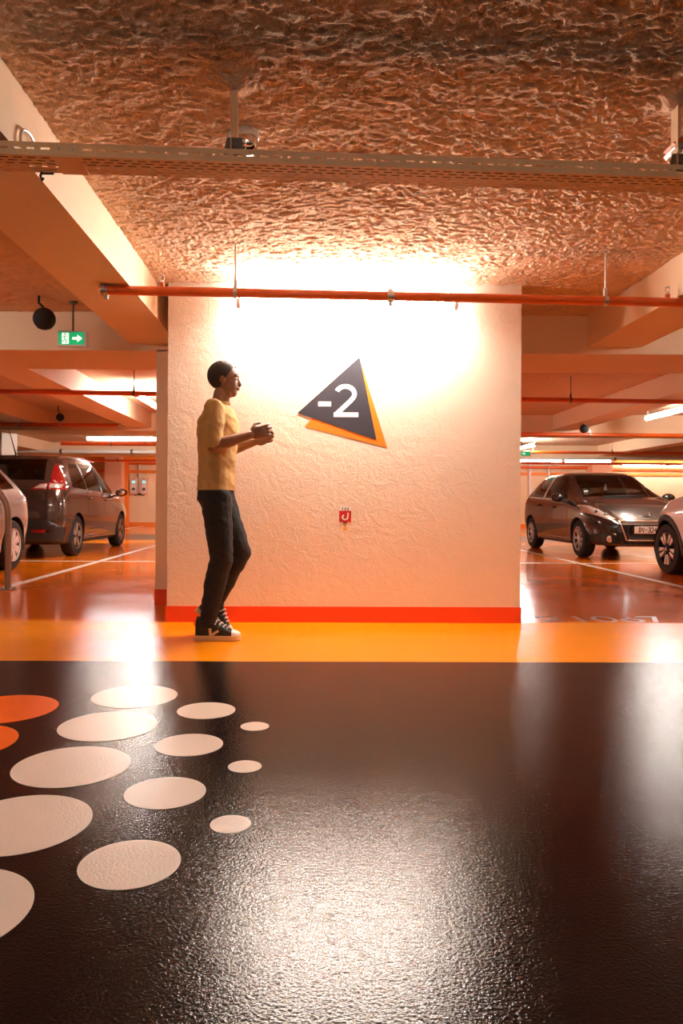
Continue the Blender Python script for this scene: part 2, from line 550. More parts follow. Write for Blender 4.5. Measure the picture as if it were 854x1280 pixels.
# --- other walls and pillars
for nm, a, lab in (('wall_left', (X0 - 0.2, X0, Y0, Y1, 0, CEIL), 'left side wall of the garage'),
                   ('wall_right', (X1, X1 + 0.2, Y0, Y1, 0, CEIL), 'right side wall of the garage'),
                   ('wall_near', (X0, X1, Y0 - 0.2, Y0, 0, CEIL), 'wall behind the viewer'),
                   ('wall_back', (X0, X1, Y1, Y1 + 0.2, 0, CEIL), 'sandy concrete far wall behind the parked cars')):
    tag(obj(nm, box(*a), 'far_plaster', None, 0), lab, 'wall', kind='structure')
tag(obj('baseboard_back', box(X0, X1, Y1 - 0.02, Y1, 0, 0.12), 'orange_trim', None, 0), 'orange skirting along the far wall', 'baseboard', kind='structure')
for x0, x1, lab in ((-7.36, -6.76, 'pink painted pillar on the far wall left of the charging points'),
                    (10.15, 10.88, 'pink painted pillar on the far wall above the dark grey hatchback'),
                    (-0.5, 0.1, 'pink pillar on the far wall hidden by the plastered block')):
    tag(obj('wall_pillar', box(x0, x1, 26.1, Y1, 0, CEIL), 'pillar_paint', None, 40, bevel=0.01), lab, 'pillar', kind='structure')
tag(obj('trim_1', box(X0, X1, 26.35, Y1, 2.33, CEIL), 'orange_trim', None, 0), 'orange band under the ceiling of the far wall', 'trim', kind='structure')
tag(obj('trim_2', box(-6.76, -6.62, 26.55, Y1, 0.0, 2.33), 'orange_trim', None, 0), 'orange vertical edge beside the pink far pillar', 'trim', kind='structure')
tag(obj('trim_3', box(X0, X1, 26.62, Y1, 1.92, 2.02), 'orange_trim', None, 0), 'narrow orange stripe high on the far wall', 'trim', kind='structure')
tag(obj('pillar', box(-5.88, -5.62, 13.3, 14.0, 0, ZT + 0.01), 'beam_paint', None, 40, bevel=0.01), 'pale pillar beyond the roof of the brown car', 'pillar', kind='structure')
tag(obj('wall_alcove', box(-9.0, -5.88, 13.6, 13.75, 0, ZT + 0.01), 'far_plaster', None, 0), 'dim plain wall left of the pale pillar', 'wall', kind='structure')


# ================================================================== LAMPS
def tube_light(name, c, length, direction, m, label, rods=True, r=0.036):
    """batten fixture: housing, glowing tube, two end caps, two hanger rods"""
    t = empty(name, c, label, 'lamp', 'fluorescent tube lamps', rz=0 if direction == 'x' else PI / 2)
    h = length / 2
    obj('housing', box(-h, h, -0.012, 0.012, r - 0.004, r + 0.012), 'fixture_white', t, 30, bevel=0.003)
    obj('tube', add_cyl(nb(), (-h + 0.03, 0, 0), (h - 0.03, 0, 0), r, 14), m, t)
    for s in (-1, 1):
        obj('end_cap', add_cyl(nb(), (s * (h - 0.03), 0, 0), (s * h, 0, 0), r + 0.004, 14), 'fixture_white', t)
        if rods:
            obj('hanger_rod', add_cyl(nb(), (s * (h - 0.05), 0, r + 0.01), (s * (h - 0.05), 0, CEIL - c[2]), 0.006, 8), 'galvanised', t)
    return t


tube_light('tube_light', (0.258, 5.20, 2.30), 1.58, 'x', 'tube_main', 'blazing white tube lamp close to the plastered wall above the sign')
tube_light('tube_light', (-2.31, 10.45, 2.30), 1.55, 'y', 'tube', 'tube lamp left of the slim pillar, above the bay line')
tube_light('tube_light', (5.56, 11.2, 2.30), 1.6, 'y', 'tube', 'tube lamp over the dark grey hatchback at the right edge')
tube_light('tube_light', (-4.25, 16.6, 2.30), 1.7, 'x', 'tube', 'tube lamp beyond the roof of the brown car')
tube_light('tube_light', (7.6, 24.2, 2.30), 1.6, 'x', 'tube_far', 'far tube lamp next to the right edge of the plastered wall')
tube_light('tube_light', (9.25, 24.2, 2.30), 1.6, 'x', 'tube_far', 'far tube lamp above the roof of the dark grey hatchback')
tube_light('tube_light', (11.9, 25.9, 2.26), 1.6, 'x', 'tube_far', 'far wall tube lamp just right of the pink pillar')
tube_light('tube_light', (13.6, 25.9, 2.26), 1.6, 'x', 'tube_far', 'far wall tube lamp at the right picture edge')
tube_light('tube_light', (-3.2, 23.8, 2.30), 1.6, 'x', 'tube', 'added far tube lamp, unseen behind the plastered wall, brightening the charging points')  # added lamp, kept out of view, brightens the far wall by the chargers
tube_light('tube_light', (5.4, 18.2, 2.30), 1.6, 'y', 'tube', 'far tube lamp hidden behind the plastered wall on the right')
# the same lamps carry on along the aisle, around and behind the viewer
for k, (x, y, d) in enumerate([(-3.6, 4.4, 'x'), (4.2, 4.4, 'x'), (0.35, -1.0, 'x'), (-3.6, -1.2, 'x'), (4.6, -1.2, 'x')]):
    tube_light('tube_light', (x, y, 2.36), 1.58, d, 'tube_aisle', ['tube lamp of the aisle past the left picture edge', 'tube lamp of the aisle past the right picture edge',
               'tube lamp straight behind the viewer', 'tube lamp behind the viewer to the left', 'tube lamp behind the viewer to the right'][k])


# ================================================================== THE SIGN AND STICKER ON THE WALL
MW = Matrix.Translation((0, YW, 0)) @ Matrix.Rotation(R(90), 4, 'X')     # local x -> x, y -> z, z -> -y (out of the wall)
sg = empty('level_sign', (0.2, YW, 1.29), 'dark triangle sign with white -2 and orange shadow triangle', 'sign')


def wsign(name, poly, d0, d1, m, parent):
    return obj(name, add_prism(nb(), poly, d0, d1, MW), m, parent, 0, world=True)


wsign('shadow_triangle', [(-0.041, 1.435), (0.562, 1.286), (0.354, 1.945)], 0.0005, 0.002, 'sign_orange', sg)
wsign('dark_triangle', [(-0.096, 1.535), (0.483, 1.340), (0.356, 1.949)], 0.002, 0.004, 'sign_dark', sg)
two = arc(0.2545, 1.6785, 0.0615, 163, -40, 18, 0.053) + [(0.192, 1.5225), (0.349, 1.5225)]
bm = nb()
pts2 = arc(0.2535, 1.677, 0.0665, 158, -30, 20, 0.0545)
pts2 += [(0.2935, 1.628), (0.183, 1.524)]
add_stroke(bm, pts2, 0.034, 0.004, 0.0052, MW)
add_prism(bm, [(0.168, 1.507), (0.349, 1.507), (0.349, 1.541), (0.168, 1.541)], 0.004, 0.0054, MW)
obj('digit_two', bm, 'sign_letter', sg, 0, world=True)
wsign('minus_sign', [(0.054, 1.584), (0.149, 1.584), (0.149, 1.6195), (0.054, 1.6195)], 0.004, 0.0052, 'sign_letter', sg)

st = empty('hydrant_sticker', (0.256, YW, 0.70), 'small red square sticker with white hook symbol and number 133', 'sticker')
wsign('number_strip', [(0.213, 0.820), (0.300, 0.820), (0.300, 0.856), (0.213, 0.856)], 0.0005, 0.002, 'sticker_cream', st)
wsign('red_square', [(0.213, 0.736), (0.300, 0.736), (0.300, 0.820), (0.213, 0.820)], 0.0005, 0.002, 'sticker_red', st)
bm = nb()
for ch, xx in (('1', 0.231), ('3', 0.2505), ('3', 0.2695)):
    write(bm, ch, xx, 0.8235, 0.018, 1.0, 0.0042, 0.002, 0.0025, MW)
obj('number', bm, 'ink_black', st, 0, world=True)
bm = nb()
add_stroke(bm, [(0.2775, 0.806), (0.2765, 0.780)] + arc(0.2555, 0.772, 0.0195, 0, -180, 12, 0.0165) + [(0.240, 0.782), (0.248, 0.788)], 0.011, 0.002, 0.0026, MW)
obj('hook_symbol', bm, 'sticker_cream', st, 0, world=True)
wsign('arrow_field', [(0.239, 0.736), (0.272, 0.736), (0.2555, 0.700)], 0.0005, 0.002, 'ink_black', st)
bm = nb()
add_stroke(bm, [(0.2555, 0.708), (0.2555, 0.724)], 0.0035, 0.002, 0.0026, MW)
add_prism(bm, [(0.2495, 0.722), (0.2615, 0.722), (0.2555, 0.732)], 0.002, 0.0026, MW)
obj('arrow', bm, 'sticker_cream', st, 0, world=True)
wsign('amber_smear', [(0.245, 0.700), (0.268, 0.700), (0.272, 0.680), (0.258, 0.672), (0.243, 0.678)], 0.0003, 0.001, 'stain_amber', st)


# ================================================================== PIPES
def sprinkler_pipe(p0, p1, r, label, hangers=(), heads=(), couplings=(), capped=(False, False), clamp_m='galvanised'):
    p0, p1 = Vector(p0), Vector(p1)
    t = empty('sprinkler_pipe', p0, label, 'pipe', 'red sprinkler pipes')
    at = lambda x: p0.lerp(p1, (x - p0.x) / (p1.x - p0.x)) - p0
    d = (p1 - p0).normalized()
    obj('pipe', add_cyl(nb(), (0, 0, 0), p1 - p0, r, 18), 'pipe_red', t)
    for k, e in enumerate((Vector(), p1 - p0)):
        if capped[k]:
            s = -1 if k == 0 else 1
            bm = nb()
            add_cyl(bm, e - d * 0.012 * s, e + d * s * 0.03, r + 0.008, 16)
            add_cyl(bm, e + d * s * 0.004, e + d * s * 0.02, r + 0.014, 16)
            add_box(bm, e.x - 0.012, e.x + 0.012, e.y - 0.008, e.y + 0.008, e.z - r - 0.028, e.z + r + 0.022)
            obj('end_cap', bm, clamp_m, t, bevel=0.002)
    for x in hangers:
        q = at(x)
        bm = nb()
        add_cyl(bm, q + Vector((0, 0, r)), (q.x, q.y, CEIL - p0.z), 0.006, 8)
        obj('hanger_rod', bm, clamp_m, t)
        bm = nb()
        add_lathe(bm, [(r + 0.001, -0.012), (r + 0.006, -0.012), (r + 0.006, 0.012), (r + 0.001, 0.012)],
                  Matrix.Translation(q) @ Matrix.Rotation(R(90), 4, 'Y'), 18)
        add_box(bm, q.x - 0.010, q.x + 0.010, q.y - 0.012, q.y + 0.012, q.z + r, q.z + r + 0.05)
        obj('pipe_clamp', bm, clamp_m, t)
    for x in heads:
        q = at(x)
        obj('riser', add_cyl(nb(), q + Vector((0, 0, r * 0.6)), q + Vector((0, 0, r + 0.022)), 0.016, 12), 'pipe_red', t)
        bm = nb()
        z = q.z + r + 0.02
        add_cyl(bm, (q.x, q.y, z), (q.x, q.y, z + 0.018), 0.012, 10)
        for s in (-1, 1):
            add_path(bm, [(q.x + s * 0.010, q.y, z + 0.016), (q.x + s * 0.015, q.y, z + 0.032), (q.x + s * 0.004, q.y, z + 0.048)], 0.003, 6)
        add_cyl(bm, (q.x, q.y, z + 0.046), (q.x, q.y, z + 0.050), 0.016, 12)
        obj('sprinkler_head', bm, clamp_m, t)
    for x in couplings:
        q = at(x)
        bm = nb()
        add_cyl(bm, q - d * 0.022, q + d * 0.022, r + 0.008, 16)
        add_box(bm, q.x - 0.012, q.x + 0.012, q.y - 0.01, q.y + 0.01, q.z - r - 0.035, q.z + r + 0.02)
        obj('coupling', bm, clamp_m, t, bevel=0.002)
    return t


sprinkler_pipe((-1.27, 4.52, 2.188), (4.2, 4.76, 2.182), 0.029, 'long red pipe crossing in front of the wall top', hangers=(-0.475 + 1.27 - 1.27, 1.89), heads=(-0.93, 2.30), couplings=(0.50,), capped=(True, False))
sprinkler_pipe((-6.5, 8.6, 2.19), (11, 9.5, 2.17), 0.029, 'second red pipe, first one seen behind the plastered wall', hangers=(-2.14, 3.26), clamp_m='steel_dark')
sprinkler_pipe((-9.0, 12.35, 2.19), (-3.30, 12.6, 2.19), 0.032, 'red pipe ending in a pale cap under the beam above the brown car', hangers=(-4.3,), couplings=(-5.0,), capped=(False, True))
sprinkler_pipe((2.8, 12.95, 2.12), (14, 13.1, 2.11), 0.032, 'bright red pipe under the second cross beam on the right', hangers=(5.0, 7.5))
sprinkler_pipe((-5.5, 16.1, 2.15), (-1.5, 16.2, 2.15), 0.045, 'thick red pipe just above the roof of the brown car', hangers=(-4.4, -3.4), clamp_m='steel_dark')
sprinkler_pipe((3.0, 17.8, 2.15), (15, 18.4, 2.15), 0.035, 'far red pipe under the ceiling behind the dark grey hatchback, upper one', hangers=(5.5, 7.5, 9.5, 11.5), clamp_m='steel_dark')
sprinkler_pipe((3.0, 22.6, 2.15), (16, 23.1, 2.15), 0.035, 'far red pipe behind the dark grey hatchback, lower one', hangers=(7.5, 9.4, 12), clamp_m='steel_dark')
sprinkler_pipe((-12, 22.6, 2.15), (-2.5, 22.8, 2.15), 0.035, 'far thin red pipe above the charging points', hangers=(-9, -6), clamp_m='steel_dark')
sprinkler_pipe((-6.6, 26.5, 2.26), (-1.0, 26.5, 2.26), 0.04, 'red pipe along the far wall over the charging points')
sprinkler_pipe((4.0, 26.45, 2.20), (10.1, 26.45, 2.20), 0.04, 'red pipe along the far wall left of the pink pillar on the right')
sprinkler_pipe((10.9, 26.5, 2.14), (16.5, 26.5, 2.14), 0.04, 'orange pipe below the wall lamps at the far right')


def conduit(p0, p1, r, label):
    t = empty('grey_conduit', p0, label, 'conduit', 'pale conduits')
    v = Vector(p1) - Vector(p0)
    obj('conduit_pipe', add_cyl(nb(), (0, 0, 0), v, r, 12), 'conduit', t)
    for k in (0.2, 0.45, 0.7):
        q = v * k
        obj('saddle_clip', add_cyl(nb(), q - v.normalized() * 0.03, q + v.normalized() * 0.03, r + 0.012, 12), 'steel_dark', t)
    return t


conduit((-10, 19.4, 2.20), (-2.5, 19.4, 2.20), 0.05, 'pale conduit above the roof of the brown car')
conduit((3, 20.0, 2.12), (15, 20.0, 2.12), 0.03, 'thin pale conduit under the third cross beam')
conduit((-6.6, 26.45, 2.42), (-1, 26.45, 2.42), 0.05, 'pale conduit above the far red pipe by the charging points')
conduit((4, 26.4, 2.38), (10.1, 26.4, 2.38), 0.06, 'pale conduit above the far red pipe left of the pink pillar')
for x, lab in ((8.05, 'short white drop pipe on the far wall, left one'), (8.75, 'short white drop pipe on the far wall, right one')):
    t = empty('drop_pipe', (x, 26.62, 1.2), lab, 'pipe')
    obj('pipe', add_cyl(nb(), (0, 0, 0), (0, 0, 1.1), 0.05, 12), 'fixture_white', t)
    obj('collar', add_cyl(nb(), (0, 0, 0.85), (0, 0, 0.95), 0.065, 12), 'conduit', t)


# ================================================================== CABLE TRAY
def perf(bm, rows, length, M, period=0.05, slot=0.032):
    """perforated sheet in local x (length) / y; rows: (y0, y1, None | phase)"""
    def q(x0, x1, y0, y1):
        bm.faces.new([bm.verts.new(M @ Vector(p)) for p in ((x0, y0, 0), (x1, y0, 0), (x1, y1, 0), (x0, y1, 0))])
    for y0, y1, ph in rows:
        if ph is None:
            q(0, length, y0, y1)
            continue
        x = 0.0
        s = ph * period
        while s < length:
            if s > x:
                q(x, s, y0, y1)
            x = s + slot
            s += period
        if x < length:
            q(x, length, y0, y1)


TR0 = Vector((-2.35, 2.598, 2.142))
tr = empty('cable_tray', TR0, 'long perforated tan cable tray crossing overhead near the viewer', 'cable tray', rz=R(3.0))
tr.rotation_euler = (0, 0, R(3.0))
TL, TWD, THT = 6.2, 0.142, 0.047
bm = nb()
rows = [(0, 0.022, None), (0.022, 0.029, 0.2), (0.029, THT, None)]
perf(bm, rows, TL, Matrix.Rotation(R(90), 4, 'X'))
obj('front_flange', bm, 'tray_paint', tr, 0)
bm = nb()
perf(bm, rows, TL, Matrix.Translation((0, TWD, 0)) @ Matrix.Rotation(R(90), 4, 'X'))
obj('back_flange', bm, 'tray_paint', tr, 0)
bm = nb()
rr, y = [], 0.0
for k, ph in enumerate((0.1, 0.6, 0.25, 0.75, 0.1, 0.6)):
    rr += [(y, y + 0.0165, None), (y + 0.0165, y + 0.0230, ph)]
    y += 0.0230
rr.append((y, TWD, None))
perf(bm, rr, TL, Matrix())
obj('bottom_sheet', bm, 'tray_paint', tr, 0)
for yy in (0.0, TWD):
    obj('rolled_lip', add_cyl(nb(), (0, yy + (0.004 if yy == 0 else -0.004), THT), (TL, yy + (0.004 if yy == 0 else -0.004), THT), 0.004, 8), 'tray_paint', tr)
bm = nb()
add_box(bm, 1.40, 1.50, -0.003, 0.0, 0.004, THT - 0.002)
add_box(bm, 1.40, 1.50, -0.003, TWD + 0.003, -0.003, 0.0)
obj('splice_plate', bm, 'tray_paint', tr, 0, bevel=0.0008)
for xx in (1.425, 1.475):
    obj('bolt', add_cyl(nb(), (xx, -0.008, 0.027), (xx, -0.002, 0.027), 0.006, 8), 'galvanised', tr)
for xx in (2.06, 3.80):
    bm = nb()
    add_box(bm, xx - 0.011, xx + 0.014, 0.06, 0.085, 0.05, 0.350)
    add_box(bm, xx - 0.013, xx - 0.010, 0.035, 0.085, 0.05, 0.350)
    obj('hanger_channel', bm, 'tray_paint', tr, 0, bevel=0.001)
    bm = nb()
    add_prism(bm, [(xx - 0.042, 0.05), (xx + 0.036, 0.05), (xx + 0.030, 0.115), (xx - 0.026, 0.115)], 0, 0.004,
              Matrix.Translation((0, 0.052, 0)) @ Matrix.Rotation(R(90), 4, 'X'))
    add_cyl(bm, (xx, 0.040, 0.085), (xx, 0.052, 0.085), 0.008, 8)
    obj('hanger_bracket', bm, 'steel_dark', tr, 0)
tr_m = Matrix.Translation(TR0) @ Matrix.Rotation(R(3.0), 4, 'Z')
for k, (yy, rad, lab) in enumerate(((0.045, 0.011, 'thin black cable lying in the tray, nearer one'), (0.085, 0.014, 'thick black cable lying in the tray, farther one'))):
    bm = nb()
    add_path(bm, [tr_m @ Vector((x * 0.31 + 0.01, yy + 0.004 * math.sin(x * 0.9 + k * 2), rad + 0.0005)) for x in range(20)], rad, 8)
    tag(obj('power_cable', bm, 'plastic_black'), lab, 'cable', 'cables in the tray')
# silver flexible conduit arching over the tray beside the beam
tf = empty('flexible_conduit', (-1.118, 2.885, 2.23), 'silver flexible conduit looping above the tray by the beam', 'conduit')
bm = nb()
add_path(bm, [(-1.118, 2.80, 2.235), (-1.118, 2.80, 2.27)] + [(-1.118, 2.885 - 0.085 * math.cos(a), 2.275 + 0.055 * math.sin(a)) for a in np.linspace(0, PI, 12)] + [(-1.118, 2.97, 2.23)], 0.006, 8)
obj('hose', bm, 'galvanised', tf, world=True)
tcl = empty('spring_clip', (-1.035, 2.80, 2.108), 'small black clip hanging under the tray beside the beam', 'clip')
bm = nb()
add_path(bm, [(-1.035, 2.80, 2.140), (-1.04, 2.80, 2.125), (-1.035, 2.80, 2.108), (-1.028, 2.80, 2.118)], 0.005, 8)
add_path(bm, [(-1.035, 2.80, 2.134), (-0.99, 2.80, 2.134)], 0.004, 8)
obj('hook', bm, 'plastic_black', tcl, world=True)

# detector dome on the ceiling behind the tray hanger
dt = empty('smoke_detector', (-0.285, 3.16, 2.40), 'small clear domed detector on the ceiling behind the tray hanger', 'detector')
obj('base_plate', add_lathe(nb(), [(0.001, 0.09), (0.055, 0.09), (0.055, 0.055), (0.048, 0.05), (0.001, 0.05)], None, 24), 'plastic_white', dt)
obj('dome', add_lathe(nb(), [(0.052, 0.052), (0.052, 0.03), (0.045, 0.005), (0.028, -0.012), (0.001, -0.018)], None, 24), 'chrome', dt)
obj('side_clip', box(-0.085, -0.070, -0.01, 0.01, 0.01, 0.09), 'plastic_white', dt, 0, bevel=0.002)

# beacon at the right end of the tray
bc = empty('warning_beacon', (1.50, 2.89, 2.235), 'red and grey angled device above the right end of the tray', 'beacon')
MB_ = Matrix.Translation((0.0, 0, 0.09)) @ Matrix.Rotation(R(-35), 4, 'Y')
obj('red_cover', box(-0.075, 0.09, -0.04, 0.04, 0.012, 0.028, M=MB_), 'pipe_red', bc, 0, bevel=0.004)
obj('grey_body', box(-0.085, 0.09, -0.045, 0.045, -0.006, 0.010, M=MB_), 'galvanised', bc, 0, bevel=0.003)
obj('dark_back', box(-0.05, 0.12, -0.045, 0.045, -0.06, -0.008, M=MB_), 'steel_dark', bc, 0, bevel=0.006)


# ================================================================== EXIT SIGNS, LOUDSPEAKERS
def exit_sign(c, w, h, label, stem=True, d=0.045, s=1.0):
    t = empty('exit_sign', c, label, 'sign', 'green exit signs')
    hx, hz = w / 2, h / 2
    obj('casing', box(-hx, hx, 0, d, -hz, hz), 'plastic_white', t, 0, bevel=0.006)
    Mx = Matrix.Rotation(R(90), 4, 'X')
    obj('green_face', box(-hx + 0.010, hx - 0.026, -0.003, 0.0, -hz + 0.011, hz - 0.011), 'sign_green', t, 0)
    # right-pointing arrow
    cx = 0.043 * s
    bm = add_prism(nb(), [(cx - 0.040 * s, -0.010 * s), (cx, -0.010 * s), (cx, -0.030 * s), (cx + 0.040 * s, 0), (cx, 0.030 * s), (cx, 0.010 * s), (cx - 0.040 * s, 0.010 * s)][0:7], 0.003, 0.0045, Mx)
    obj('arrow', bm, 'sign_white', t, 0)
    # doorway with a running figure
    dx = -0.057 * s
    obj('doorway', add_prism(nb(), [(dx - 0.024 * s, -0.044 * s), (dx + 0.032 * s, -0.044 * s), (dx + 0.032 * s, 0.044 * s), (dx - 0.024 * s, 0.044 * s)], 0.003, 0.0042, Mx), 'sign_white', t, 0)
    bm = nb()
    P = lambda *pp: [(dx + a * s, b * s) for a, b in pp]
    add_stroke(bm, P((-0.004, 0.022), (0.0, -0.006), (0.014, -0.020), (0.010, -0.040)), 0.007 * s, 0.0045, 0.005, Mx)
    add_stroke(bm, P((0.0, -0.006), (-0.012, -0.022), (-0.026, -0.026)), 0.006 * s, 0.0045, 0.005, Mx)
    add_stroke(bm, P((-0.018, 0.004), (-0.006, 0.018), (0.010, 0.012), (0.020, 0.018)), 0.0045 * s, 0.0045, 0.005, Mx)
    add_prism(bm, [(dx + 0.002 * s + 0.007 * s * math.cos(a), 0.033 * s + 0.007 * s * math.sin(a)) for a in np.linspace(0, 2 * PI, 10)[:-1]], 0.0045, 0.005, Mx)
    obj('running_figure', bm, 'sign_green', t, 0)
    if stem:
        bm = nb()
        add_cyl(bm, (0, d / 2, hz), (0, d / 2, CEIL - c[2]), 0.008, 8)
        obj('stem', bm, 'steel_dark', t)
        obj('ceiling_rose', add_cyl(nb(), (0, d / 2, CEIL - c[2] - 0.03), (0, d / 2, CEIL - c[2]), 0.035, 12), 'steel_dark', t)
    return t


exit_sign((-1.918, 5.86, 2.185), 0.235, 0.122, 'lit green exit sign with white arrow, hanging left of the wall')
exit_sign((4.66, 16.0, 1.98), 0.40, 0.11, 'small far exit sign at the right edge of the plastered wall')


def speaker(c, r, label):
    t = empty('hanging_loudspeaker', c, label, 'loudspeaker', 'black ball loudspeakers')
    bm = nb()
    add_ellipsoid(bm, (0, 0, 0), (r, r, r), None, 28, 18)
    obj('ball', bm, 'plastic_black', t)
    bm = nb()
    add_lathe(bm, [(r * 0.55, -r * 0.86), (r * 0.60, -r * 0.84), (r * 0.60, -r * 0.80)], None, 24)
    obj('grille_ring', bm, 'plastic_black', t)
    obj('stem', add_path(nb(), [(0, 0, r * 0.95), (-r * 0.55, 0.01, r * 1.5), (-r * 0.55, 0.01, CEIL - c[2])], r * 0.11, 8), 'plastic_black', t)
    return t


speaker((-2.09, 5.72, 2.305), 0.086, 'black ball loudspeaker hanging left of the exit sign')
speaker((4.60, 12.2, 2.14), 0.072, 'black ball loudspeaker by the beam above the dark grey hatchback')
speaker((-4.22, 12.3, 2.29), 0.065, 'tiny black loudspeaker over the red pipe end above the brown car')


# ================================================================== HOOP GUARD
hp = empty('hoop_guard', (-2.99, 7.24, 0), 'bent steel tube hoop guard standing at the left edge', 'guard rail')
rr_ = 0.30
pts = [(0, 0, 0.01), (0, 0, 0.75)] + [(-rr_ + rr_ * math.cos(a), 0, 0.75 + rr_ * math.sin(a)) for a in np.linspace(0, PI / 2, 9)[1:]]
pts += [(-0.36 - rr_ * math.sin(a), 0, 0.75 + rr_ * math.cos(a)) for a in np.linspace(0, PI / 2, 9)] + [(-0.66, 0, 0.01)]
obj('tube', add_path(nb(), pts, 0.031, 16), 'hoop_steel', hp)
for x in (0, -0.66):
    fp = obj('foot_plate', add_cyl(nb(), (x, 0, 0), (x, 0, 0.01), 0.085, 20), 'hoop_steel', hp)
    for a in (0.6, 2.2, 3.8, 5.4):
        bx_, by_ = x + 0.062 * math.cos(a), 0.062 * math.sin(a)
        obj('bolt', add_cyl(nb(), (bx_, by_, 0.01), (bx_, by_, 0.026), 0.011, 6), 'galvanised', fp)

# ================================================================== CHARGING POINTS ON THE FAR WALL
for x, lab in ((-6.43, 'peach charging point on the far wall, left of the white conduit'), (-6.05, 'peach charging point on the far wall, right of the white conduit')):
    t = empty('charging_point', (x, 26.7, 1.15), lab, 'charger', 'wall charging points')
    pr = [(-0.13 + 0.05 * (1 - math.cos(a)) if False else 0, 0) for a in (0,)]
    poly = []
    for (qx, qz, a0) in ((0.08, 0.24, 0), (-0.08, 0.24, 90), (-0.08, -0.24, 180), (0.08, -0.24, 270)):
        poly += arc(qx, qz + 0.30, 0.06, a0, a0 + 90, 5)
    Mx = Matrix.Rotation(R(90), 4, 'X')
    obj('body', add_prism(nb(), poly, 0.0, 0.16, Mx), 'box_peach', t, 30)
    obj('face_plate', add_prism(nb(), [(a * 0.55, (b - 0.30) * 0.72 + 0.30) for a, b in poly], 0.16, 0.17, Mx), 'plastic_white', t, 30)
    obj('screen', box(-0.055, 0.055, -0.175, -0.169, 0.40, 0.48), 'screen_cyan', t, 0)
    bm = nb()
    add_lathe(bm, [(0.001, 0.0), (0.055, 0.0), (0.055, 0.02), (0.04, 0.025), (0.035, 0.012), (0.001, 0.012)], Matrix.Translation((0, -0.17, 0.18)) @ Matrix.Rotation(R(90), 4, 'X'), 20)
    obj('socket', bm, 'steel_dark', t)
    obj('lock', add_cyl(nb(), (0, -0.16, 0.54), (0, -0.168, 0.54), 0.018, 10), 'steel_dark', t)
    s = 1 if x < -6.2 else -1
    obj('cable', add_path(nb(), [(0, -0.06, 0.0), (0.05 * s, -0.06, -0.05), (0.09 * s, -0.06, -0.03), (0.11 * s, -0.05, 0.02)], 0.012, 8), 'plastic_black', t)
t = empty('white_conduit', (-6.24, 26.66, 1.15), 'white vertical conduit between the two charging points', 'conduit')
obj('duct', box(-0.035, 0.035, -0.03, 0.035, 0.0, 1.08), 'fixture_white', t, 0, bevel=0.006)
obj('duct_foot', box(-0.05, 0.05, -0.04, 0.035, -0.03, 0.02), 'plastic_black', t, 0, bevel=0.006)


# ================================================================== CARS
def pchip(xs, ys, q):
    xs, ys = np.asarray(xs, float), np.asarray(ys, float)
    h = np.diff(xs)
    d = np.diff(ys) / h
    m = np.zeros_like(ys)
    for i in range(1, len(xs) - 1):
        if d[i - 1] * d[i] > 0:
            w1, w2 = 2 * h[i] + h[i - 1], h[i] + 2 * h[i - 1]
            m[i] = (w1 + w2) / (w1 / d[i - 1] + w2 / d[i])
    m[0], m[-1] = d[0], d[-1]
    k = np.clip(np.searchsorted(xs, q, side='right') - 1, 0, len(xs) - 2)
    t = (q - xs[k]) / h[k]
    return ((2 * t**3 - 3 * t**2 + 1) * ys[k] + (t**3 - 2 * t**2 + t) * h[k] * m[k]
            + (-2 * t**3 + 3 * t**2) * ys[k + 1] + (t**3 - t**2) * h[k] * m[k + 1])


def chaikin(P, it=3):
    for _ in range(it):
        Q = [P[0]]
        for a, b in zip(P[:-1], P[1:]):
            Q += [a * 0.75 + b * 0.25, a * 0.25 + b * 0.75]
        Q.append(P[-1])
        P = np.array(Q)
    return P


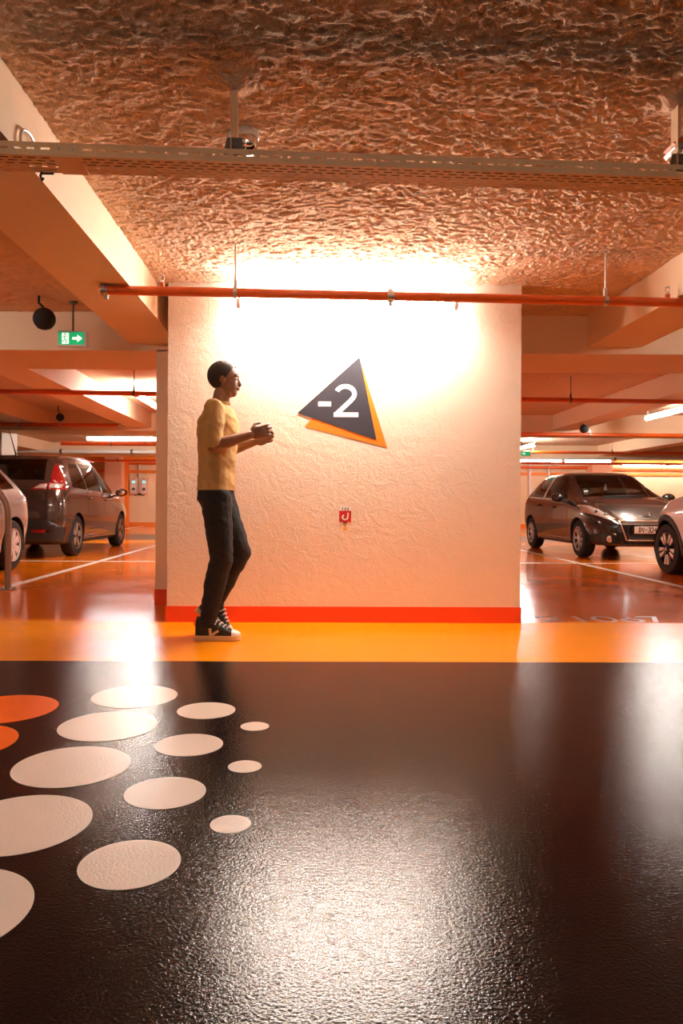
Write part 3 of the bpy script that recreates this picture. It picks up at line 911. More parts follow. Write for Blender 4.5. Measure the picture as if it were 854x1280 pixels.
def body_mesh(st):
    """st rows: y, zb, ws, wm, zm, wb, zbelt, wt, zt  (half widths)"""
    st = np.array(st, float)
    ys = st[:, 0]
    q = np.unique(np.concatenate([np.linspace(ys[0], ys[-1], 76), ys, ys[0] + np.linspace(0, 0.25, 8), ys[-1] - np.linspace(0, 0.3, 8)]))
    q = q[np.concatenate([[True], np.diff(q) > 0.006])]
    q[-1] = ys[-1]
    C = [pchip(ys, st[:, k], q) for k in range(1, 9)]
    bm = nb()
    rings = []
    for i, y in enumerate(q):
        zb, ws, wm, zm, wb, zbt, wt, zt = [c[i] for c in C]
        P = np.array([(0, zb), (ws - 0.12, zb), (ws - 0.01, zb + 0.015), (ws, zb + 0.09), (wm, zm), (wm - 0.005, (zm + zbt) / 2 + 0.03), (wb, zbt),
                      ((wb + wt) / 2 + 0.012, (zbt + zt) / 2), (wt, zt - 0.05), (wt * 0.86, zt - 0.012), (wt * 0.5, zt - 0.001), (0, zt)])
        P = chaikin(P, 2)
        rings.append([(bm.verts.new((x, y, z)), bm.verts.new((-x, y, z)) if x > 1e-9 else None) for x, z in P])
    n = len(rings[0])
    for A, B in zip(rings, rings[1:]):
        for k in range(n - 1):
            for s in (0, 1):
                g = lambda r, j: r[j][s] or r[j][0]
                vs = [g(A, k), g(B, k), g(B, k + 1), g(A, k + 1)]
                u = []
                for v in vs:
                    if v not in u:
                        u.append(v)
                bm.faces.new(u if s else u[::-1])
    for ring, sgn in ((rings[0], 0), (rings[-1], 1)):      # end caps as rows of strips across the width
        NC = 12
        rows = []
        for k in range(n):
            a, b = ring[k]
            if b is None:
                rows.append([a])
            else:
                rows.append([b] + [bm.verts.new(b.co.lerp(a.co, j / NC)) for j in range(1, NC)] + [a])
        for r0, r1 in zip(rows, rows[1:]):
            if len(r0) == 1 or len(r1) == 1:
                one, many = (r0[0], r1) if len(r0) == 1 else (r1[0], r0)
                for j in range(NC):
                    bm.faces.new((one, many[j], many[j + 1]))
            else:
                for j in range(NC):
                    bm.faces.new((r0[j], r0[j + 1], r1[j + 1], r1[j]))
    bmesh.ops.recalc_face_normals(bm, faces=bm.faces)
    bm.normal_update()
    return bm


def carve(bm, poly, ax, filt):
    """cut a convex polygon (in the two axes ax) out of the shell; returns the faces inside it"""
    i, j = ax
    area = sum(poly[k][0] * poly[(k + 1) % len(poly)][1] - poly[(k + 1) % len(poly)][0] * poly[k][1] for k in range(len(poly)))
    if area < 0:
        poly = poly[::-1]
    lo = [min(p[k] for p in poly) for k in (0, 1)]
    hi = [max(p[k] for p in poly) for k in (0, 1)]
    faces = []
    for f in bm.faces:
        if not filt(f):
            continue
        a = [v.co[i] for v in f.verts]
        b = [v.co[j] for v in f.verts]
        if max(a) < lo[0] or min(a) > hi[0] or max(b) < lo[1] or min(b) > hi[1]:
            continue
        faces.append(f)
    for k in range(len(poly)):
        p, q = poly[k], poly[(k + 1) % len(poly)]
        no = Vector((0, 0, 0))
        no[i], no[j] = (q[1] - p[1]), -(q[0] - p[0])
        if no.length < 1e-9 or not faces:
            continue
        co = Vector((0, 0, 0))
        co[i], co[j] = p
        geom = list({e for f in faces for e in f.edges}) + list({v for f in faces for v in f.verts}) + faces
        res = bmesh.ops.bisect_plane(bm, geom=geom, dist=1e-5, plane_co=co, plane_no=no)
        fs = [g for g in res['geom'] if isinstance(g, bmesh.types.BMFace) and g.is_valid]
        faces = [f for f in fs if (f.calc_center_median() - co).dot(no) < 0]
    return faces


class Skin:
    """the uncut shell: gives the smooth normal of the nearest point"""
    def __init__(self, bm):
        bm.faces.ensure_lookup_table()
        self.tree = BVHTree.FromBMesh(bm)
        self.fv = [[(v.co.copy(), v.normal.copy()) for v in f.verts] for f in bm.faces]

    def normal(self, p):
        loc, no, i, d = self.tree.find_nearest(p)
        if i is None:
            return Vector((0, 0, 1))
        n = Vector((0, 0, 0))
        for c, vn in self.fv[i]:
            n += vn / ((c - loc).length + 1e-4)
        return n.normalized()

    def apply(self, o):
        me = o.data
        me.normals_split_custom_set_from_vertices([self.normal(v.co) for v in me.vertices])


SKIN = [None]


def detach(bm, faces, name, m, parent, off=0.002, thick=0.0):
    nb_ = nb()
    vm = {}
    for f in faces:
        for v in f.verts:
            if v not in vm:
                vm[v] = nb_.verts.new(v.co + v.normal * off)
        try:
            nb_.faces.new([vm[v] for v in f.verts])
        except ValueError:
            pass
    bmesh.ops.delete(bm, geom=faces, context='FACES')
    if not nb_.faces:
        nb_.free()
        return None
    o = obj(name, nb_, m, parent, 50)
    if 'glass' in m:
        SKIN[0].apply(o)
    elif thick:
        md = o.modifiers.new('thickness', 'SOLIDIFY')
        md.thickness = thick
        md.offset = -1
    return o


def wheel(parent, x, y, r, side, rim_r, style, width=0.19):
    """side +1: outer face towards +x.  tyre, barrel, spokes, hub"""
    M = Matrix.Rotation(R(90 * side), 4, 'Y')
    w = width / 2
    bm = add_lathe(nb(), [(rim_r - 0.01, -w), (rim_r + 0.015, -w), (r - 0.02, -w), (r, -w + 0.025), (r, w - 0.03), (r - 0.015, w - 0.008), (rim_r + 0.03, w), (rim_r, w - 0.004), (rim_r - 0.012, w - 0.02)], M, 40)
    t = obj('wheel', bm, 'tyre', parent, 40)
    t.location = (x, y, r)
    obj('rim_barrel', add_lathe(nb(), [(rim_r - 0.008, -w + 0.01), (rim_r - 0.008, w - 0.008), (rim_r - 0.02, w - 0.006), (rim_r - 0.026, w - 0.05), (0.001, w - 0.06)], M, 32),
        'rim_dark' if style != 'cap' else 'alloy_dull', t, 40)
    al = {'five': 'alloy_dull', 'fine': 'alloy', 'pairs': 'alloy', 'cap': 'alloy'}[style]
    obj('rim_edge', add_lathe(nb(), [(rim_r - 0.026, w - 0.014), (rim_r - 0.004, w - 0.001), (rim_r - 0.004, w - 0.02)], M, 32), al if style != 'pairs' else 'rim_dark', t, 40)
    z0, z1 = w - 0.045, w - 0.012

    def spoke(a, ri, ro, wi, wo, name='spoke', m=al, skew=0.0):
        bm = nb()
        add_prism(bm, [(-wi / 2, ri), (wi / 2, ri), (wo / 2 + skew, ro), (-wo / 2 + skew, ro)], z0, z1, M @ Matrix.Rotation(a, 4, 'Z'))
        obj(name, bm, m, t, 30, bevel=0.003)
    if style == 'five':
        for k in range(5):
            spoke(2 * PI * k / 5 + 0.2, 0.03, rim_r - 0.012, 0.055, 0.095)
    elif style == 'fine':
        for k in range(8):
            a = 2 * PI * k / 8
            spoke(a, 0.03, rim_r - 0.012, 0.016, 0.014)
            spoke(a, rim_r * 0.5, rim_r - 0.012, 0.011, 0.012, skew=0.042)
    elif style == 'pairs':
        for k in range(5):
            a = 2 * PI * k / 5 + 0.3
            for s in (-1, 1):
                spoke(a + s * 0.25, 0.075, rim_r - 0.010, 0.022, 0.062, skew=s * 0.01)
    elif style == 'cap':
        for k in range(7):
            spoke(2 * PI * k / 7, 0.03, rim_r - 0.012, 0.050, 0.115)
    obj('hub', add_lathe(nb(), [(0.055, w - 0.045), (0.05, w - 0.012), (0.03, w - 0.004), (0.001, w - 0.003)], M, 20), 'alloy' if style in ('fine', 'cap') else 'rim_dark', t, 40)
    if style == 'pairs':      # two stacked chevrons on the hub
        bm = nb()
        for dz in (-0.014, 0.008):
            add_stroke(bm, [(-0.026, dz - 0.010), (0, dz + 0.012), (0.026, dz - 0.010)], 0.009, w - 0.004, w + 0.001, M @ Matrix.Rotation(-side * PI / 2, 4, 'Z') if False else Matrix.Rotation(R(90), 4, 'X') @ Matrix.Rotation(R(90 * side), 4, 'Y'))
        obj('hub_chevrons', bm, 'alloy', t, 0)
    for k in range(5):
        a = 2 * PI * k / 5
        p = M @ Vector((0.034 * math.cos(a), 0.034 * math.sin(a), w - 0.012))
        p2 = M @ Vector((0.034 * math.cos(a), 0.034 * math.sin(a), w - 0.002))
        if style in ('five', 'cap'):
            obj('wheel_bolt', add_cyl(nb(), p, p2, 0.007, 6), 'galvanised', t)
    return t


def seat(parent, x, y, z, w=0.5, name='car_seat'):
    bm = nb()
    add_box(bm, x - w / 2, x + w / 2, y - 0.25, y + 0.25, z, z + 0.16)
    s = obj(name, bm, 'seat_cloth', parent, 40, bevel=0.04)
    M = Matrix.Translation((x, y - 0.22, z + 0.12)) @ Matrix.Rotation(R(12), 4, 'X')
    obj('seat_back', box(-w / 2, w / 2, -0.06, 0.06, 0, 0.55, M=M), 'seat_cloth', s, 40, bevel=0.04)
    obj('headrest', box(-0.12, 0.12, -0.045, 0.045, 0.60, 0.78, M=M), 'seat_cloth', s, 40, bevel=0.035)
    return s


def make_car(loc, rz, label, paint, st, cfg):
    car = empty('car', loc, label, 'car', 'parked cars', rz)
    bm = body_mesh(st)
    SKIN[0] = Skin(bm)
    tree = SKIN[0].tree

    def sx(y, z, side):
        h = tree.ray_cast(Vector((side * 3, y, z)), Vector((-side, 0, 0)))
        return h[0].x if h[0] is not None else side * 0.8

    def syf(x, z, end):
        h = tree.ray_cast(Vector((x, end * 5, z)), Vector((0, -end, 0)))
        return h[0].y if h[0] is not None else 0
    wb, r, rim_r, ra = cfg['wb'] / 2, cfg['r'], cfg['rim'], cfg['arch']
    # wheel arches
    for s in (-1, 1):
        for yy in (-wb, wb):
            ci = [(yy + ra * math.cos(a), r + ra * math.sin(a)) for a in np.linspace(0, 2 * PI, 25)[:-1]]
            fs = carve(bm, ci, (1, 2), lambda f: f.calc_center_median().x * s > 0.5)
            bmesh.ops.delete(bm, geom=fs, context='FACES')
            if cfg.get('cladding'):
                co = [(yy + (ra + 0.075) * math.cos(a), r + (ra + 0.075) * math.sin(a)) for a in np.linspace(0, 2 * PI, 25)[:-1]]
                fs = carve(bm, co, (1, 2), lambda f: f.calc_center_median().x * s > 0.55 and f.calc_center_median().z > 0.16)
                detach(bm, fs, 'arch_cladding', 'car_plastic', car, 0.006, 0.02)
    side_f = lambda s: (lambda f: f.calc_center_median().x * s > 0.3 and abs(f.normal.x) > 0.2)
    # panels cut from the skin: (name, material, kind, polygons, offset)
    for (name, m, kind, poly, off) in cfg['cuts']:
        if kind == 'side':
            for s in (-1, 1):
                detach(bm, carve(bm, poly, (1, 2), side_f(s)), name, m, car, off, 0.004 if 'glass' in m else 0.012)
        else:
            end = 1 if kind[0] == 'f' else -1
            lim = cfg['lim'][0 if end > 0 else 1]
            filt = lambda f: (f.calc_center_median().y - lim) * end > 0 and f.normal.y * end > 0.08
            polys = [poly] if kind.endswith('c') else [poly, [(-a, b) for a, b in poly]]
            for p in polys:
                detach(bm, carve(bm, p, (0, 2), filt), name, m, car, off, 0.004 if 'glass' in m else 0.012)
    bmesh.ops.delete(bm, geom=[v for v in bm.verts if not v.link_faces], context='VERTS')
    li = bm.copy()
    for v, n in [(v, v.normal.copy()) for v in li.verts]:
        v.co -= n * 0.018
    bmesh.ops.reverse_faces(li, faces=li.faces)
    bd = obj('body', bm, paint, car, 0)
    bd.data.shade_smooth()
    SKIN[0].apply(bd)
    obj('inner_lining', li, 'cabin_lining', bd, 60)
    # inner wheel housings
    for s in (-1, 1):
        for yy in (-wb, wb):
            b2 = nb()
            xo = abs(sx(yy, r + ra + 0.03, s)) - 0.02
            add_lathe(b2, [(ra + 0.012, xo - 0.02), (ra + 0.012, 0.50), (0.02, 0.50)], Matrix.Translation((0, yy, r)) @ Matrix.Rotation(R(90 * s), 4, 'Y'), 24)
            bmesh.ops.bisect_plane(b2, geom=b2.verts[:] + b2.edges[:] + b2.faces[:], plane_co=(0, 0, cfg['zb'] + 0.03), plane_no=(0, 0, -1), clear_outer=True)
            obj('wheel_housing', b2, 'car_plastic', car)
            xw = abs(sx(yy, r + ra + 0.06, s)) - cfg.get('tuck', 0.115)
            wheel(car, s * xw, yy, r, s, rim_r, cfg['style'])
    # cabin
    for s in (-1, 1):
        seat(car, s * 0.36, cfg['seat_y'], 0.34)
    rb = seat(car, 0, cfg['seat_y'] - 0.85, 0.36, 1.2)
    for s in (-1, 1):
        M = Matrix.Translation((s * 0.38, cfg['seat_y'] - 1.07, 0.48)) @ Matrix.Rotation(R(12), 4, 'X')
        obj('headrest', box(-0.12, 0.12, -0.045, 0.045, 0.58, 0.74, M=M), 'seat_cloth', rb, 40, bevel=0.035)
    yd = cfg['dash_y']
    obj('dashboard', box(-0.66, 0.66, yd - 0.12, yd + 0.22, 0.62, cfg['dash_z']), 'cabin_lining', car, 40, bevel=0.04)
    obj('steering_wheel', add_lathe(nb(), [(0.175 + 0.015 * math.cos(a), 0.015 * math.sin(a)) for a in np.linspace(0, 2 * PI, 9)],
        Matrix.Translation((-0.36, yd - 0.25, cfg['dash_z'] - 0.04)) @ Matrix.Rotation(R(65), 4, 'X'), 24), 'cabin_lining', car)
    # mirrors
    for s in (-1, 1):
        my, mz = cfg['mirror']
        xs_ = abs(sx(my, mz - 0.05, s))
        b2 = nb()
        add_ellipsoid(b2, (s * (xs_ + 0.15), my - 0.02, mz), (0.115, 0.075, 0.078), None, 18, 12)
        mo = obj('door_mirror', b2, cfg['mirror_m'], car, 60)
        b2 = nb()
        add_box(b2, *(sorted((s * (xs_ - 0.02), s * (xs_ + 0.10)))), my - 0.025, my + 0.03, mz - 0.075, mz - 0.045)
        obj('mirror_arm', b2, 'car_plastic', mo, 30, bevel=0.008)
        b2 = nb()
        add_ellipsoid(b2, (s * (xs_ + 0.15), my - 0.078, mz), (0.095, 0.020, 0.060), None, 16, 8)
        obj('mirror_glass', b2, 'chrome', mo, 60)
        for (hy, hz) in cfg['handles']:
            xh = abs(sx(hy, hz, s))
            b2 = nb()
            add_path(b2, [(s * (xh - 0.01), hy - 0.09, hz), (s * (xh + 0.025), hy - 0.07, hz + 0.003), (s * (xh + 0.025), hy + 0.06, hz + 0.006), (s * (xh - 0.01), hy + 0.08, hz + 0.006)], 0.013, 8)
            obj('door_handle', b2, cfg.get('handle_m', paint), car)
    return car, sx, syf


# ---- brown people carrier, seen from behind (left)
st_mpv = [
    # y,    zb,   ws,   wm,   zm,   wb,   zbelt, wt,   zt
    (-2.13, 0.30, 0.62, 0.70, 0.52, 0.68, 0.66, 0.56, 0.80),
    (-2.10, 0.26, 0.74, 0.80, 0.54, 0.78, 0.80, 0.64, 1.02),
    (-2.04, 0.24, 0.82, 0.87, 0.56, 0.84, 0.95, 0.68, 1.17),
    (-1.94, 0.22, 0.86, 0.905, 0.58, 0.875, 1.03, 0.67, 1.33),
    (-1.80, 0.21, 0.87, 0.918, 0.60, 0.885, 1.06, 0.645, 1.50),
    (-1.66, 0.20, 0.88, 0.92, 0.60, 0.89, 1.07, 0.63, 1.585),
    (-1.35, 0.20, 0.88, 0.92, 0.60, 0.89, 1.06, 0.64, 1.625),
    (-0.60, 0.19, 0.88, 0.92, 0.58, 0.89, 1.04, 0.65, 1.645),
    (0.10, 0.19, 0.88, 0.92, 0.58, 0.89, 1.01, 0.64, 1.63),
    (0.50, 0.19, 0.88, 0.92, 0.58, 0.89, 0.99, 0.62, 1.56),
    (0.95, 0.19, 0.88, 0.92, 0.58, 0.885, 0.97, 0.65, 1.32),
    (1.35, 0.20, 0.875, 0.92, 0.60, 0.87, 0.95, 0.70, 1.09),
    (1.65, 0.21, 0.85, 0.90, 0.60, 0.84, 0.88, 0.66, 1.00),
    (1.95, 0.22, 0.78, 0.84, 0.58, 0.78, 0.78, 0.60, 0.88),
    (2.12, 0.24, 0.66, 0.72, 0.54, 0.66, 0.66, 0.52, 0.74),
    (2.21, 0.30, 0.48, 0.52, 0.48, 0.48, 0.54, 0.38, 0.60),
]
seam = lambda y0, z0, y1, z1, w=0.010: [(y0 - w / 2, z0), (y0 + w / 2, z0), (y1 + w / 2, z1), (y1 - w / 2, z1)]
cfg_mpv = dict(wb=2.70, r=0.325, rim=0.215, arch=0.375, zb=0.20, style='five', lim=(0.4, -1.3), seat_y=0.25, dash_y=1.05, dash_z=0.98,
               mirror=(0.92, 1.05), mirror_m='car_trim_dark', handles=[(-0.62, 0.93), (0.32, 0.90)], tuck=0.11,
               cuts=[
                   ('side_window', 'car_glass', 'side', [(-1.52, 1.10), (-0.82, 1.07), (-0.80, 1.50), (-1.22, 1.49), (-1.42, 1.36)], -0.004),
                   ('side_window', 'car_glass', 'side', [(-0.76, 1.07), (0.06, 1.045), (0.00, 1.52), (-0.74, 1.52)], -0.004),
                   ('side_window', 'car_glass', 'side', [(0.13, 1.04), (0.95, 1.015), (0.52, 1.40), (0.26, 1.50), (0.08, 1.51)], -0.004),
                   ('window_pillar', 'car_trim_dark', 'side', [(0.062, 1.045), (0.128, 1.04), (0.078, 1.51), (0.002, 1.52)], 0.001),
                   ('door_seam', 'car_trim_dark', 'side', seam(0.09, 0.27, 0.10, 1.035), -0.004),
                   ('door_seam', 'car_trim_dark', 'side', seam(1.02, 0.30, 1.02, 0.96), -0.004),
                   ('door_seam', 'car_trim_dark', 'side', seam(-0.86, 0.62, -0.80, 1.06), -0.004),
                   ('sill_seam', 'car_trim_dark', 'side', [(-0.92, 0.285), (1.0, 0.285), (1.0, 0.295), (-0.92, 0.295)], -0.003),
                   ('rub_strip', 'car_trim_dark', 'side', [(-0.80, 0.405), (0.08, 0.405), (0.08, 0.425), (-0.80, 0.425)], 0.004),
                   ('sill_cladding', 'car_plastic', 'side', [(-0.93, 0.15), (0.93, 0.15), (0.93, 0.255), (-0.93, 0.255)], 0.004),
                   ('windscreen', 'car_glass_dark', 'fc', [(-0.62, 1.10), (0.62, 1.10), (0.56, 1.52), (-0.56, 1.52)], -0.003),
                   ('rear_window', 'car_glass_dark', 'rc', [(-0.60, 1.20), (0.60, 1.20), (0.555, 1.53), (-0.555, 1.53)], -0.002),
                   ('tail_light', 'lamp_red', 'r', [(0.685, 1.165), (0.90, 1.165), (0.87, 1.23), (0.735, 1.47), (0.665, 1.47)], 0.004),
                   ('tail_light_lens', 'lamp_clear', 'r', [(0.70, 1.075), (0.84, 1.085), (0.84, 1.145), (0.70, 1.145)], 0.006),
                   ('tail_light', 'lamp_red', 'r', [(0.665, 1.05), (0.90, 1.05), (0.90, 1.165), (0.665, 1.165)], 0.004),
                   ('tail_light_lens', 'lamp_clear', 'r', [(0.46, 1.072), (0.64, 1.072), (0.64, 1.14), (0.56, 1.128)], 0.006),
                   ('tail_light', 'lamp_red', 'r', [(0.40, 1.05), (0.65, 1.05), (0.65, 1.16), (0.54, 1.145)], 0.004),
                   ('hatch_seam', 'car_trim_dark', 'r', [(0.655, 0.60), (0.668, 0.60), (0.668, 1.05), (0.655, 1.05)], -0.004),
                   ('plate', 'plate_white', 'rc', [(-0.26, 0.74), (0.26, 0.74), (0.26, 0.85), (-0.26, 0.85)], 0.006),
                   ('reflector', 'lamp_red', 'r', [(0.45, 0.40), (0.66, 0.40), (0.66, 0.45), (0.45, 0.45)], 0.012),
                   ('rear_bumper', 'car_plastic', 'rc', [(-0.95, 0.15), (0.95, 0.15), (0.95, 0.45), (0.70, 0.585), (-0.70, 0.585), (-0.95, 0.45)], 0.006),
                   ('headlight', 'lamp_clear', 'f', [(0.45, 0.62), (0.86, 0.70), (0.86, 0.86), (0.55, 0.74)], 0.003),
                   ('grille', 'car_trim_dark', 'fc', [(-0.45, 0.32), (0.45, 0.32), (0.5, 0.45), (-0.5, 0.45)], 0.003),
               ])
car1, sx1, sy1 = make_car((-4.655, 13.15, 0), 0, 'dark brown people carrier with red tail lights, seen from behind', 'paint_brown', st_mpv, cfg_mpv)
obj('aerial', add_path(nb(), [(-0.15, -1.20, 1.62), (-0.15, -1.24, 1.645), (-0.17, -1.45, 2.02)], [0.03, 0.012, 0.003], 8), 'plastic_black', car1)
for s in (-1, 1):
    obj('roof_rail', add_path(nb(), [(s * 0.64, -1.5, 1.565), (s * 0.655, -1.2, 1.605), (s * 0.665, -0.4, 1.625), (s * 0.65, 0.3, 1.59)], 0.009, 8), 'alloy_dull', car1)
obj('rear_wiper', add_path(nb(), [(0.0, -2.03, 1.20), (-0.1, -2.02, 1.235), (-0.38, -2.01, 1.245)], 0.008, 6), 'plastic_black', car1)

# ---- silver hatchback at the left edge, nose towards the viewer
st_hb = [
    (-2.02, 0.34, 0.54, 0.60, 0.52, 0.58, 0.64, 0.46, 0.74),
    (-1.98, 0.30, 0.66, 0.73, 0.54, 0.71, 0.76, 0.58, 0.92),
    (-1.90, 0.26, 0.76, 0.82, 0.56, 0.79, 0.88, 0.66, 1.02),
    (-1.76, 0.23, 0.83, 0.87, 0.58, 0.83, 0.95, 0.66, 1.14),
    (-1.55, 0.21, 0.86, 0.89, 0.60, 0.85, 0.98, 0.62, 1.31),
    (-1.30, 0.20, 0.86, 0.895, 0.60, 0.855, 0.98, 0.60, 1.42),
    (-0.80, 0.20, 0.86, 0.895, 0.58, 0.86, 0.97, 0.61, 1.475),
    (0.00, 0.19, 0.86, 0.895, 0.58, 0.86, 0.95, 0.62, 1.48),
    (0.40, 0.19, 0.86, 0.895, 0.58, 0.86, 0.94, 0.60, 1.40),
    (0.85, 0.19, 0.86, 0.895, 0.58, 0.85, 0.92, 0.64, 1.17),
    (1.20, 0.20, 0.85, 0.89, 0.58, 0.84, 0.88, 0.70, 0.99),
    (1.65, 0.21, 0.82, 0.86, 0.57, 0.80, 0.80, 0.64, 0.88),
    (1.95, 0.24, 0.70, 0.75, 0.54, 0.70, 0.70, 0.54, 0.76),
    (2.12, 0.30, 0.50, 0.54, 0.48, 0.50, 0.54, 0.40, 0.60),
]
cfg_hb = dict(wb=2.60, r=0.315, rim=0.215, arch=0.365, zb=0.20, style='cap', lim=(0.3, -1.2), seat_y=0.15, dash_y=0.95, dash_z=0.90,
              mirror=(0.80, 0.99), mirror_m='paint_silver', handles=[(-0.72, 0.86), (0.22, 0.84)], tuck=0.11,
              cuts=[
                  ('side_window', 'car_glass_dark', 'side', [(-1.42, 1.04), (-0.86, 1.01), (-0.84, 1.36), (-1.18, 1.32)], -0.003),
                  ('side_window', 'car_glass_dark', 'side', [(-0.80, 1.01), (-0.02, 0.985), (-0.06, 1.385), (-0.78, 1.37)], -0.003),
                  ('side_window', 'car_glass_dark', 'side', [(0.05, 0.98), (0.82, 0.955), (0.40, 1.28), (0.0, 1.38)], -0.003),
                  ('door_seam', 'car_trim_dark', 'side', seam(0.02, 0.27, 0.02, 0.97), -0.004),
                  ('door_seam', 'car_trim_dark', 'side', seam(0.92, 0.30, 0.92, 0.91), -0.004),
                  ('door_seam', 'car_trim_dark', 'side', seam(-0.90, 0.40, -0.84, 1.0), -0.004),
                  ('windscreen', 'car_glass_dark', 'fc', [(-0.60, 1.02), (0.60, 1.02), (0.53, 1.38), (-0.53, 1.38)], -0.003),
                  ('rear_window', 'car_glass_dark', 'rc', [(-0.56, 1.08), (0.56, 1.08), (0.50, 1.36), (-0.50, 1.36)], -0.002),
                  ('tail_light', 'lamp_red', 'r', [(0.56, 0.88), (0.84, 0.88), (0.84, 0.93), (0.70, 1.05), (0.60, 1.05)], 0.004),
                  ('hatch_seam', 'car_trim_dark', 'r', [(0.52, 0.56), (0.53, 0.56), (0.53, 0.92), (0.52, 0.92)], -0.004),
                  ('plate', 'plate_white', 'rc', [(-0.26, 0.60), (0.26, 0.60), (0.26, 0.71), (-0.26, 0.71)], 0.006),
                  ('rear_bumper', 'car_plastic', 'rc', [(-0.95, 0.18), (0.95, 0.18), (0.95, 0.33), (-0.95, 0.33)], 0.005),
                  ('headlight', 'lamp_clear', 'f', [(0.42, 0.60), (0.80, 0.66), (0.78, 0.78), (0.50, 0.70)], 0.003),
                  ('grille', 'car_trim_dark', 'fc', [(-0.42, 0.36), (0.42, 0.36), (0.46, 0.50), (-0.46, 0.50)], 0.003),
              ])
car2, sx2, sy2 = make_car((-4.68, 8.1, 0), PI, 'silver beige hatchback cut by the left edge behind the hoop guard', 'paint_silver', st_hb, cfg_hb)

# ---- dark grey hatchback facing the viewer (right)
st_pg = [
    (-1.92, 0.34, 0.54, 0.60, 0.52, 0.58, 0.66, 0.46, 0.78),
    (-1.88, 0.28, 0.68, 0.74, 0.54, 0.72, 0.80, 0.58, 0.98),
    (-1.78, 0.24, 0.78, 0.83, 0.56, 0.80, 0.92, 0.64, 1.10),
    (-1.60, 0.21, 0.82, 0.865, 0.58, 0.82, 0.97, 0.61, 1.26),
    (-1.38, 0.20, 0.83, 0.87, 0.58, 0.83, 0.98, 0.575, 1.40),
    (-0.90, 0.19, 0.83, 0.87, 0.58, 0.83, 0.97, 0.575, 1.455),
    (-0.25, 0.19, 0.83, 0.87, 0.57, 0.835, 0.95, 0.585, 1.465),
    (0.15, 0.19, 0.83, 0.87, 0.57, 0.835, 0.94, 0.575, 1.42),
    (0.60, 0.19, 0.83, 0.87, 0.57, 0.835, 0.93, 0.61, 1.22),
    (1.02, 0.20, 0.83, 0.87, 0.57, 0.83, 0.91, 0.69, 1.01),
    (1.35, 0.21, 0.82, 0.865, 0.57, 0.82, 0.86, 0.68, 0.945),
    (1.65, 0.22, 0.79, 0.835, 0.56, 0.79, 0.78, 0.64, 0.86),
    (1.88, 0.22, 0.72, 0.76, 0.52, 0.71, 0.68, 0.58, 0.74),
    (2.00, 0.22, 0.62, 0.65, 0.46, 0.62, 0.58, 0.52, 0.655),
    (2.06, 0.25, 0.50, 0.52, 0.42, 0.50, 0.52, 0.44, 0.60),
]
